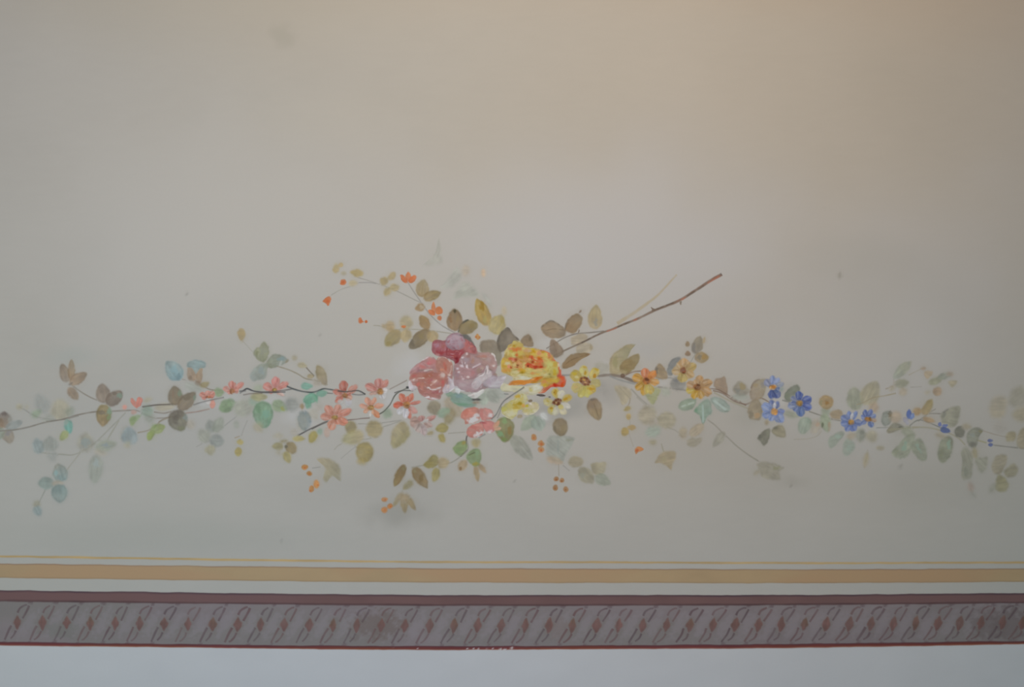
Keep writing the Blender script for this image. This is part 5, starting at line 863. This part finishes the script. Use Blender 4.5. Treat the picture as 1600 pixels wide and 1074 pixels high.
_YD = [(640, 330, 80, 56, (148, 120, 46)), (800, 330, 120, 90, (166, 151, 96)), (640, 220, 80, 50, (168, 158, 104)), (700, 480, 180, 70, (170, 110, 66)), (500, 460, 60, 40, (174, 130, 100)), (500, 540, 70, 50, (158, 144, 76)), (590, 630, 80, 90, (173, 173, 118)), (720, 650, 56, 60, (166, 92, 56)), (870, 620, 100, 80, (170, 157, 90)), (870, 740, 90, 60, (150, 122, 56)), (640, 740, 60, 40, (168, 168, 124)), (540, 800, 90, 60, (166, 90, 66)), (610, 830, 50, 50, (180, 118, 102)), (700, 840, 36, 70, (120, 54, 36)), (990, 500, 90, 50, (170, 140, 110)), (1160, 500, 60, 60, (168, 153, 132)), (1290, 530, 90, 70, (158, 124, 30)), (1250, 460, 80, 40, (176, 164, 70)), (1290, 650, 90, 46, (176, 158, 85)), (1100, 700, 100, 50, (156, 112, 56)), (1240, 750, 70, 56, (164, 90, 64)), (1160, 830, 50, 44, (182, 142, 104)), (1500, 620, 66, 76, (176, 132, 102)), (1590, 505, 44, 44, (136, 90, 80)), (1660, 560, 66, 44, (154, 124, 50)), (1720, 660, 66, 90, (172, 164, 92)), (1850, 640, 66, 80, (168, 108, 88)), (1500, 810, 80, 66, (162, 76, 34)), (1590, 755, 40, 34, (112, 58, 20)), (1490, 740, 70, 30, (172, 100, 46)), (1560, 870, 90, 44, (176, 104, 74)), (1750, 830, 90, 66, (174, 166, 108)), (1850, 760, 66, 44, (162, 108, 66)), (1890, 840, 56, 44, (172, 142, 92)), (2020, 840, 100, 40, (164, 106, 82)), (1380, 870, 44, 66, (184, 154, 116)), (1290, 890, 44, 56, (146, 78, 48)), (940, 470, 50, 60, (176, 172, 120)), (420, 560, 40, 90, (178, 168, 122)),
       (230, 880, 66, 76, (176, 158, 80)), (260, 1040, 80, 60, (164, 136, 64)), (410, 960, 76, 66, (178, 176, 152)), (320, 1000, 50, 30, (182, 164, 112)), (520, 1085, 48, 56, (148, 58, 44)), (450, 1075, 40, 56, (188, 132, 108)), (640, 1020, 90, 66, (180, 166, 122)), (770, 1010, 48, 40, (98, 62, 38)), (740, 1095, 40, 44, (142, 88, 62)), (860, 910, 56, 44, (140, 108, 46)), (790, 940, 90, 50, (182, 142, 106)), (970, 1000, 66, 110, (176, 169, 118)), (350, 1190, 160, 60, (174, 134, 80)), (330, 1235, 130, 20, (156, 114, 58)), (480, 1260, 70, 24, (178, 152, 96)), (640, 1190, 56, 44, (134, 122, 72)), (760, 1190, 44, 44, (132, 120, 72)), (710, 1265, 130, 56, (180, 174, 140)), (960, 1220, 120, 86, (166, 136, 50)), (905, 1275, 56, 44, (132, 108, 30)), (890, 1160, 56, 40, (180, 130, 54)), (1120, 1185, 76, 66, (174, 162, 112)), (1180, 1155, 56, 34, (168, 166, 92)), (1130, 1000, 80, 66, (160, 66, 44)), (1110, 1055, 34, 44, (102, 52, 34)), (1270, 920, 44, 56, (130, 56, 32)), (1260, 1055, 80, 66, (164, 76, 56)), (820, 1400, 150, 60, (182, 182, 162)), (1080, 1475, 170, 56, (184, 184, 172)), (620, 1400, 90, 30, (168, 158, 112)), (700, 1465, 100, 30, (184, 174, 144)),
       (1380, 1090, 80, 66, (142, 46, 34)), (1590, 1085, 80, 66, (150, 46, 26)), (1310, 1000, 56, 34, (184, 118, 98)), (1440, 970, 90, 60, (168, 106, 66)), (1550, 980, 70, 60, (176, 98, 70)), (1680, 1040, 44, 66, (148, 146, 102)), (1890, 1040, 80, 130, (173, 173, 118)), (1740, 950, 66, 90, (174, 166, 112)), (2070, 1020, 66, 100, (166, 142, 74)), (2195, 1020, 44, 60, (186, 172, 156)), (2230, 1180, 56, 100, (160, 90, 70)), (1330, 1225, 120, 50, (174, 164, 112)), (1500, 1200, 120, 36, (184, 160, 114)), (1300, 1300, 90, 44, (176, 130, 86)), (1500, 1350, 130, 44, (176, 154, 88)), (1700, 1340, 130, 60, (178, 172, 134)), (1860, 1330, 36, 28, (124, 118, 76)), (1910, 1420, 46, 40, (130, 124, 72)), (2060, 1240, 66, 66, (164, 148, 62)), (2050, 1325, 66, 50, (160, 138, 54)), (1460, 1455, 130, 32, (162, 94, 34)), (1400, 1515, 66, 44, (158, 84, 36)), (1280, 1595, 56, 44, (120, 94, 42)), (1350, 1605, 76, 40, (164, 144, 62)), (1900, 1550, 130, 66, (168, 140, 70)), (2060, 1565, 90, 50, (172, 153, 78)), (2270, 1465, 100, 44, (178, 80, 54)), (2330, 1560, 66, 90, (176, 112, 84)), (2300, 1655, 70, 60, (168, 68, 40)), (1700, 1605, 66, 50, (172, 126, 84)), (2210, 1390, 66, 40, (148, 76, 66)), (2026, 1736, 80, 60, (150, 38, 28)), (1940, 1755, 56, 60, (184, 114, 90)), (2290, 1735, 66, 60, (168, 68, 32)), (1700, 1690, 80, 80, (168, 146, 60)), (1700, 1940, 120, 60, (176, 112, 88)), (1810, 1880, 60, 50, (148, 92, 72))]
for q in _YD: d(q[0], q[1], q[2] * 1.5, q[3] * 1.45, q[4], .85, 0, .7)
T(775, 595, Q)
for q in [(560, 45, 230, 34, (174, 116, 54)), (330, 90, 56, 36, (170, 104, 56)), (880, 30, 66, 30, (166, 104, 46)), (900, 72, 44, 24, (168, 154, 70)), (200, 180, 90, 60, (180, 177, 156)), (240, 262, 130, 34, (152, 150, 128)), (700, 210, 100, 60, (176, 174, 164)), (810, 172, 26, 22, (136, 114, 42)), (810, 235, 38, 50, (168, 161, 106)), (960, 160, 100, 76, (188, 190, 180)), (1000, 245, 66, 50, (176, 174, 156)), (480, 140, 90, 40, (180, 178, 150))]: d(q[0], q[1], q[2] * 1.2, q[3] * 1.2, q[4], .85, 0, .65)
T(775, 525, Y)
brush(150, [(176, 160, 96), (182, 176, 130), (166, 132, 66), (178, 118, 78), (158, 84, 52), (184, 180, 150), (146, 118, 52)], 70, 26, .42, (1300, 1000))
for pts, w, c in [([(390, 430), (340, 540), (290, 640)], 30, (184, 176, 140)), ([(600, 200), (720, 165), (860, 215)], 26, (182, 176, 124)), ([(210, 870), (190, 1000), (200, 1180)], 22, (182, 164, 96)), ([(700, 1330), (900, 1330), (1200, 1370)], 26, (186, 180, 140)), ([(1640, 800), (1700, 950), (1680, 1150)], 24, (182, 174, 120)), ([(2160, 960), (2185, 1050)], 34, (192, 182, 170)), ([(1300, 1180), (1500, 1160), (1640, 1130)], 22, (186, 160, 118)), ([(250, 1300), (400, 1310), (540, 1290)], 22, (178, 164, 118)), ([(560, 1410), (700, 1390), (860, 1350)], 24, (188, 182, 160))]: dl(pts, w, c, .85)
for pts, w, c in [([(960, 560), (1010, 640), (1000, 720)], 16, (130, 96, 52)), ([(760, 770), (680, 800), (690, 900)], 18, (126, 70, 46)), ([(540, 880), (570, 1000), (560, 1120)], 16, (140, 112, 60)), ([(1220, 760), (1270, 860), (1280, 960)], 18, (124, 62, 36)), ([(1640, 900), (1660, 1000), (1640, 1100)], 16, (140, 108, 60)), ([(1000, 1280), (1100, 1230), (1200, 1220)], 14, (146, 126, 62)), ([(1300, 1460), (1180, 1540), (1000, 1560)], 14, (150, 112, 60)), ([(1980, 1440), (1800, 1480), (1640, 1520)], 14, (142, 112, 62))]: dl(pts, w, c, .8)
for pts, w, c in [([(1540, 500), (1760, 560), (1960, 720), (2040, 850), (2170, 950)], 40, (182, 104, 72)), ([(2190, 1100), (2230, 1240), (2270, 1380)], 50, (180, 88, 64)), ([(700, 470), (740, 640), (720, 760)], 34, (176, 96, 60)), ([(1240, 700), (1300, 820), (1440, 880)], 40, (170, 78, 46)), ([(2240, 1420), (2330, 1480), (2360, 1640)], 60, (184, 82, 54)), ([(1900, 1760), (2060, 1730), (2300, 1720)], 40, (164, 52, 34))]: dl(pts, w, c, .8)
T(775, 595, Q); e('sepal', 1045, 340, 116, 20, (62, 56, 54), .9, 1.4, 5); e('sepal', 1250, 376, 28, 18, (86, 82, 76), .85, 1.4); e('sepal', 240, 310, 56, 14, (112, 116, 114), .8, 1.5, 5)
TH('pale_yellow_blossom', 'pale lemon half-open blossom below the yellow rose', FL, tone=(1.07, 1))
p('petal', [(410, 385), (480, 318), (560, 305), (690, 328), (750, 420), (720, 510), (620, 500), (480, 460)], (174, 169, 128), .97, 1.5, rough=3.5)
p('petal', [(610, 690), (700, 560), (780, 500), (900, 492), (998, 535), (998, 625), (945, 715), (850, 775), (700, 800), (610, 750)], (174, 167, 133), .97, 1.5, rough=3.5)
p('petal', [(120, 690), (130, 600), (250, 500), (420, 425), (570, 415), (660, 480), (680, 560), (640, 650), (520, 700), (500, 780), (400, 885), (250, 850), (130, 770)], (170, 164, 113), .97, 1.5, rough=3.5)
union()
for q in [(500, 560, 150, 90, (160, 138, 56)), (500, 370, 76, 50, (174, 142, 52)), (560, 520, 66, 44, (146, 122, 30)), (440, 625, 120, 40, (168, 146, 68)), (190, 660, 76, 76, (166, 163, 92)), (330, 600, 80, 90, (171, 162, 100)), (640, 590, 44, 44, (186, 144, 82)), (725, 590, 44, 48, (168, 154, 40)), (810, 540, 44, 44, (196, 190, 186)), (900, 600, 86, 80, (176, 166, 142)), (820, 690, 76, 60, (168, 165, 112)), (700, 700, 76, 44, (171, 161, 112)), (340, 770, 150, 66, (182, 180, 156)), (600, 425, 60, 60, (175, 163, 100)), (655, 355, 34, 60, (178, 178, 148)), (250, 730, 90, 40, (180, 178, 148)), (700, 770, 70, 30, (184, 182, 166)), (900, 700, 60, 40, (180, 176, 152))]: d(q[0], q[1], q[2] * 1.2, q[3] * 1.2, q[4], .85, 0, .65)
brush(50, [(180, 176, 140), (172, 160, 96), (186, 184, 164), (160, 140, 70)], 60, 18, .4, (450, 640))
for pts, w, c in [([(110, 680), (140, 780), (260, 860), (390, 885)], 30, (192, 190, 176)), ([(700, 790), (850, 770), (950, 700), (995, 610)], 28, (190, 186, 168)), ([(150, 560), (260, 480), (400, 425)], 22, (186, 184, 164)), ([(430, 370), (480, 322), (560, 308)], 20, (190, 186, 156))]: dl(pts, w, c, .9)
dl([(640, 660), (600, 720), (520, 760)], 18, (140, 130, 92), .6)
e('sepal', 795, 468, 46, 30, (108, 94, 74), .8, 1.5); e('sepal', 545, 830, 60, 44, (148, 134, 106), .75, 1.6)
T(885, 565, .067)
TH('yellow_daisy', 'larger yellow daisy with a brown ringed centre right of the yellow rose', FL, 'yellow daisies', tone=(1.08, 1))
for q in [(430, 420, 385, 95, 185, (172, 164, 98)), (560, 430, 725, 150, 175, (172, 159, 94)), (560, 480, 800, 525, 175, (166, 156, 104)), (480, 550, 640, 750, 190, (172, 149, 74)), (450, 560, 490, 840, 150, (169, 161, 86)), (410, 560, 315, 840, 150, (167, 159, 90)), (350, 520, 140, 690, 200, (169, 156, 98)), (370, 430, 95, 255, 210, (170, 152, 82))]: l(q[0], q[1], q[2], q[3], q[4] * 1.22, q[5], .95, 1.6, 'petal', q=1.2, pw=.45)
union()
for q in [(450, 260, 46, 66, (158, 126, 42), 0), (660, 335, 44, 76, (156, 114, 38), 30), (440, 130, 60, 34, (166, 140, 66), 0), (700, 185, 80, 40, (166, 140, 54), 20), (570, 640, 86, 46, (166, 130, 44), 0), (350, 220, 50, 76, (178, 176, 120), 10), (200, 285, 90, 40, (166, 148, 58), -10), (170, 500, 60, 60, (176, 166, 114), 0), (235, 370, 66, 40, (178, 172, 130), 0), (210, 600, 60, 40, (172, 152, 104), 0), (470, 790, 60, 40, (172, 170, 110), 0), (330, 800, 50, 40, (182, 176, 120), 0), (520, 260, 24, 70, (176, 160, 124), 0), (760, 230, 24, 60, (180, 168, 120), 20), (710, 540, 60, 40, (164, 156, 112), 0)]: d(*q[:4], q[4], .85, q[5], .5)
dl([(300, 640), (320, 560), (350, 520)], 16, (140, 128, 80), .7); dl([(400, 680), (410, 600)], 14, (138, 126, 70), .7); dl([(530, 330), (540, 400)], 14, (150, 134, 90), .7)
e('flower_centre', 435, 462, 138, 96, (124, 84, 60), .95, 1.5, 30); d(415, 432, 50, 30, (176, 138, 76), .9, 30); d(440, 492, 40, 30, (180, 144, 104), .9, 20)
for _u, _v in ((340, 470), (345, 400), (430, 368), (480, 400), (545, 480), (510, 545), (430, 545)): d(_u, _v, 46, 40, (98, 60, 40), .85, 0, .8)
T(840, 600, .067)
TH('yellow_daisy', 'smaller yellow daisy with white lower petals under the yellow rose', FL, 'yellow daisies', tone=(1.08, 1))
for q in [(445, 340, 400, 95, 160, (167, 151, 82)), (500, 350, 600, 165, 140, (172, 170, 152)), (560, 400, 800, 280, 140, (172, 155, 92)), (370, 430, 135, 420, 160, (168, 160, 112)), (410, 500, 265, 705, 160, (170, 160, 106)), (440, 520, 400, 750, 130, (174, 172, 152)), (500, 510, 655, 715, 140, (174, 168, 142)), (550, 470, 775, 550, 120, (178, 176, 168)), (500, 480, 570, 590, 90, (168, 156, 92))]: l(q[0], q[1], q[2], q[3], q[4] * 1.22, q[5], .95, 1.6, 'petal', q=1.2, pw=.45)
union()
for q in [(410, 190, 52, 76, (156, 126, 44), 0), (385, 205, 22, 24, (124, 92, 36), 0), (660, 350, 70, 40, (160, 126, 40), -30), (730, 300, 40, 40, (168, 140, 66), 0), (240, 400, 60, 34, (160, 140, 70), 20), (320, 575, 44, 36, (152, 120, 40), 0), (330, 630, 34, 50, (172, 158, 80), 0), (420, 660, 50, 60, (178, 177, 160), 0), (600, 650, 60, 30, (182, 178, 158), 20), (700, 545, 50, 26, (188, 186, 180), 10), (580, 220, 40, 50, (176, 172, 166), 0), (200, 450, 60, 24, (176, 172, 140), 0)]: d(*q[:4], q[4], .85, q[5], .5)
e('flower_centre', 450, 425, 112, 78, (128, 92, 66), .92, 1.5, -25); d(432, 440, 36, 34, (178, 150, 100), .9)
for _u, _v, _r in ((430, 380, 36), (490, 365, 40), (545, 380, 30), (380, 440, 44), (495, 445, 40), (480, 490, 34)): d(_u, _v, _r * 1.3, _r * 1.15, (90, 54, 36), .9, 0, .8)
TH('twig', 'thin dark stem running down between the pink and yellow blossoms', VI)
T(775, 595, Q); s([(655, 145), (560, 215), (440, 290), (330, 365), (200, 460), (120, 560), (60, 680), (0, 790), (-110, 900)], 30, (104, 106, 104), .9, 24); s([(130, 600), (80, 760), (30, 870)], 20, (112, 112, 110), .75)
T(920, 520)
TH('amber_flower', 'orange and yellow flower, leftmost of the three amber flowers', FL, 'amber daisies')
flower((600, 505), [(450, 455, 100, (198, 146, 66)), (585, 368, 100, (206, 124, 84)), (698, 400, 84, (206, 128, 64)), (735, 520, 80, (200, 148, 84)), (480, 590, 90, (192, 144, 56)), (560, 655, 80, (194, 150, 60)), (655, 640, 96, (194, 168, 84)), (610, 640, 60, (198, 180, 96))], (52, 46, (158, 96, 52)), tone='am'); d(605, 485, 36, 20, (96, 56, 40), .8, 30); d(590, 525, 24, 20, (196, 124, 60), .7)
TH('amber_flower', 'pale amber daisy highest on the right-hand stem', FL, 'amber daisies')
flower((985, 395), [(862, 405, 100, (184, 156, 112)), (920, 310, 80, (186, 156, 110)), (995, 262, 110, (188, 152, 108)), (1118, 330, 100, (184, 158, 96)), (1095, 460, 100, (186, 154, 106)), (970, 520, 120, (184, 162, 98)), (1050, 300, 70, (186, 156, 112))], (44, 42, (122, 74, 52)), tone='al'); d(990, 410, 24, 14, (172, 88, 56), .7)
TH('amber_flower', 'dusky amber daisy lowest and rightmost of the three', FL, 'amber daisies')
flower((1130, 568), [(1170, 445, 96, (184, 144, 98)), (1290, 505, 100, (182, 144, 100)), (1280, 640, 110, (184, 142, 94)), (1180, 695, 90, (190, 148, 76)), (1085, 695, 80, (196, 152, 56)), (1010, 612, 84, (190, 166, 72)), (1020, 530, 90, (182, 146, 108)), (1100, 490, 60, (184, 148, 106))], (52, 42, (134, 88, 54)), tone='al'); d(1140, 550, 24, 14, (110, 66, 42), .7); d(1110, 580, 16, 14, (112, 72, 50), .6)
T(1120, 540)
TH('blue_flower', 'pale blue flower with drooping indigo petals, topmost of the blue flowers', FL, 'blue flowers')
flower((585, 435), [(500, 360, 90, (134, 142, 176)), (578, 312, 72, (122, 142, 196)), (655, 335, 64, (132, 150, 198)), (700, 395, 60, (138, 150, 176)), (560, 560, 90, (78, 96, 158)), (640, 550, 100, (76, 92, 150)), (650, 480, 70, (92, 112, 160))], (48, 32, (190, 140, 82)), tone='b1'); d(585, 432, 26, 16, (186, 116, 48), .8); d(590, 462, 30, 10, (206, 196, 184), .6)
TH('blue_flower', 'light blue flower with an orange centre, lowest of the left trio', FL, 'blue flowers')
flower((597, 692), [(560, 565, 80, (102, 118, 172)), (640, 575, 70, (94, 112, 174)), (470, 615, 110, (126, 146, 198)), (710, 690, 74, (104, 122, 186)), (470, 740, 90, (118, 138, 190)), (560, 790, 90, (124, 144, 196)), (690, 800, 110, (124, 144, 198)), (605, 590, 34, (196, 198, 208))], (46, 46, (192, 134, 68)), tone='b1'); d(585, 705, 20, 20, (206, 160, 96), .7); d(668, 798, 18, 12, (78, 96, 160), .7)
TH('blue_flower', 'deep blue flower on the dark leaf, rightmost of the left trio', FL, 'blue flowers')
flower((860, 602), [(770, 535, 70, (112, 124, 166)), (855, 470, 90, (78, 98, 168)), (985, 545, 100, (82, 100, 170)), (990, 655, 96, (84, 104, 178)), (880, 740, 100, (82, 108, 166)), (800, 690, 80, (94, 114, 170)), (735, 640, 80, (126, 140, 180)), (770, 600, 60, (100, 116, 164))], (44, 42, (160, 126, 72)), tone='b3'); d(862, 600, 18, 20, (182, 138, 64), .7)
TH('blue_flower', 'left flower of the paired blue flowers at the right end', FL, 'blue flowers')
flower((1395, 800), [(1295, 735, 80, (108, 128, 184)), (1370, 680, 66, (114, 134, 190)), (1460, 680, 60, (116, 136, 192)), (1515, 810, 76, (96, 116, 176)), (1445, 895, 84, (98, 118, 182)), (1345, 895, 84, (102, 122, 184)), (1288, 815, 76, (110, 130, 188)), (1415, 700, 30, (196, 198, 206))], (40, 38, (166, 124, 70)), tone='b2'); d(1395, 795, 20, 18, (186, 140, 70), .7)
TH('blue_flower', 'right flower of the paired blue flowers at the right end', FL, 'blue flowers')
T(1280, 540); flower((510, 768), [(435, 735, 56, (106, 124, 182)), (468, 672, 60, (88, 108, 172)), (545, 665, 56, (92, 112, 176)), (592, 725, 50, (112, 130, 180)), (560, 850, 72, (98, 118, 170)), (430, 825, 56, (98, 116, 172)), (600, 790, 50, (158, 134, 116))], (52, 28, (150, 106, 58)), tone='b2'); d(500, 762, 24, 14, (172, 120, 58), .7)
TH('blue_bud', 'single upright blue bud right of the round dark leaf', FL, 'blue buds')
l(942, 775, 935, 662, 60, (84, 106, 172), .93, 1.5, 'petal'); l(955, 775, 985, 700, 40, (104, 128, 186), .9, 1.5, 'petal'); d(965, 735, 10, 20, (146, 160, 196), .6); l(920, 800, 880, 750, 56, (150, 150, 172), .75, 2, 'petal'); l(930, 820, 900, 795, 36, (156, 158, 176), .7, 2, 'petal')
TH('blue_bud', 'blue bud lying on the arching vine under the large faded leaf', FL, 'blue buds')
l(1250, 845, 1262, 795, 36, (94, 108, 168), .9, 1.5, 'petal'); l(1275, 850, 1345, 822, 34, (98, 112, 168), .9, 1.5, 'petal'); l(1255, 865, 1375, 900, 60, (80, 96, 144), .93, 1.5, 'petal')
TH('blue_bud', 'tiny pair of blue petals on the vine nearest the right edge', FL, 'blue buds')
T(1360, 540); e('petal', 1248, 992, 28, 18, (96, 106, 154), .9, 1.5); e('petal', 1252, 1036, 28, 18, (92, 104, 156), .9, 1.5)
settle()
# === BUILD ===
STEP = 2e-5                                      # thickness of one coat of paint, metres
def lin(c):
    c = np.clip(c, 0, 255) / 255.0
    return np.where(c <= .04045, c / 12.92, ((c + .055) / 1.055) ** 2.4)
GAIN = np.array((0.5, 0.487, 0.469)) / lin(np.array(PAL['wall'], float))          # light reflected by bare plaster
def pos(xy, layer):
    xy = np.asarray(xy, float)
    return np.stack([(xy[:, 0] - 800) * .001, np.full(len(xy), -layer * STEP), ZC + (537 - xy[:, 1]) * .001], 1)

def paint_material(name, rough, grain, bump):
    m = bpy.data.materials.new(name); m.use_nodes = True; nt = m.node_tree; b = nt.nodes['Principled BSDF']
    at = nt.nodes.new('ShaderNodeAttribute'); at.attribute_name = 'paint'
    tc = nt.nodes.new('ShaderNodeTexCoord'); nz = nt.nodes.new('ShaderNodeTexNoise'); nz.inputs['Scale'].default_value = grain; nz.inputs['Detail'].default_value = 3
    mx = nt.nodes.new('ShaderNodeMix'); mx.data_type = 'RGBA'; mx.blend_type = 'MULTIPLY'; mx.inputs[0].default_value = 1.0
    rp = nt.nodes.new('ShaderNodeMapRange'); rp.inputs['To Min'].default_value = .985; rp.inputs['To Max'].default_value = 1.015
    bp = nt.nodes.new('ShaderNodeBump'); bp.inputs['Strength'].default_value = bump; bp.inputs['Distance'].default_value = .0006
    L = nt.links.new
    L(tc.outputs['Object'], nz.inputs['Vector']); L(nz.outputs['Fac'], rp.inputs['Value']); L(at.outputs['Color'], mx.inputs[6]); L(rp.outputs['Result'], mx.inputs[7])
    L(mx.outputs[2], b.inputs['Base Color']); L(nz.outputs['Fac'], bp.inputs['Height']); L(bp.outputs['Normal'], b.inputs['Normal'])
    b.inputs['Roughness'].default_value = rough; b.inputs['Specular IOR Level'].default_value = .12
    return m
MAT = dict(plaster=paint_material('plaster_wall_paint', .9, 260, .10), leaf=paint_material('leaf_paint', .85, 320, .10), petal=paint_material('petal_paint', .8, 320, .14),
           stem=paint_material('stem_paint', .85, 320, .1), border=paint_material('border_paint', .85, 260, .10))
def material(n):
    if n.startswith('wall'): return MAT['plaster']
    if n in ('petal', 'flower_centre', 'sepal', 'berry'): return MAT['petal']
    if n in ('stem', 'thorn', 'knot'): return MAT['stem']
    return MAT['leaf'] if n in ('leaf', 'bud') else MAT['border']

def sheet(name, V, F, C, origin, parent=None, mat=None):
    F = list(F); V = np.asarray(V, float); f = F[len(F) // 2]
    nrm = np.cross(V[f[1]] - V[f[0]], V[f[2]] - V[f[0]])
    if nrm[1] > 0: F = [tuple(reversed(q)) for q in F]                 # every coat of paint faces the room
    me = bpy.data.meshes.new(name); me.from_pydata((V - np.array(origin)).tolist(), [], F); me.update()
    ca = me.color_attributes.new('paint', 'FLOAT_COLOR', 'POINT')
    A = np.ones((len(V), 4), np.float32); A[:, :3] = np.clip(lin(C) * GAIN, 0, .95); ca.data.foreach_set('color', A.ravel())
    me.polygons.foreach_set('use_smooth', np.ones(len(F), bool))
    me.materials.append(mat); o = bpy.data.objects.new(name, me); scene.collection.objects.link(o)
    if parent is None: o.location = origin
    else: o.parent = parent
    return o

# ---- bare wall
_xs = np.concatenate([[-2600, -1200], np.arange(-MX, PW - MX + 1, 4), [2800, 4200]]).astype(float); _ys = np.concatenate([[-1100, -500], np.arange(-MY, 1060, 4)]).astype(float)
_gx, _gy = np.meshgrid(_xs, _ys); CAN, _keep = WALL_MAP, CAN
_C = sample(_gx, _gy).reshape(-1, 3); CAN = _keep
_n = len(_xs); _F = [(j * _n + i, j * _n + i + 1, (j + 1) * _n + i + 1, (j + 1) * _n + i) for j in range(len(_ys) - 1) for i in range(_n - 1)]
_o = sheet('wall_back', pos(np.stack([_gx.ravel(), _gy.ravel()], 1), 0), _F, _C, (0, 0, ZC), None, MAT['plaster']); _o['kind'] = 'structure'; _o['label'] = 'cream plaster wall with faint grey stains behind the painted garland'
# ---- everything painted on it
for t in THINGS:
    allxy = np.concatenate([q['xy'] for q in t['parts']]); cx, cy = np.clip((allxy.min(0) + allxy.max(0)) / 2, -200, 1800)
    org = tuple(pos([(cx, cy)], 0)[0])
    if len(t['parts']) == 1:
        q = t['parts'][0]; root = sheet(t['name'], pos(q['xy'], q['layer']), q['f'], q['col'], org, None, material(q['n']))
    else:
        root = bpy.data.objects.new(t['name'], None); scene.collection.objects.link(root); root.location = org; root.empty_display_size = .02
        for q in t['parts']:
            o = sheet(q['n'], pos(q['xy'], q['layer']), q['f'], q['col'], org, root, material(q['n']))
            if q['label']: o['label'] = q['label']
    root['label'] = t['label']
    if t['kind']: root['kind'] = t['kind']
    else: root['category'] = t['cat']
    if t['group']: root['group'] = t['group']
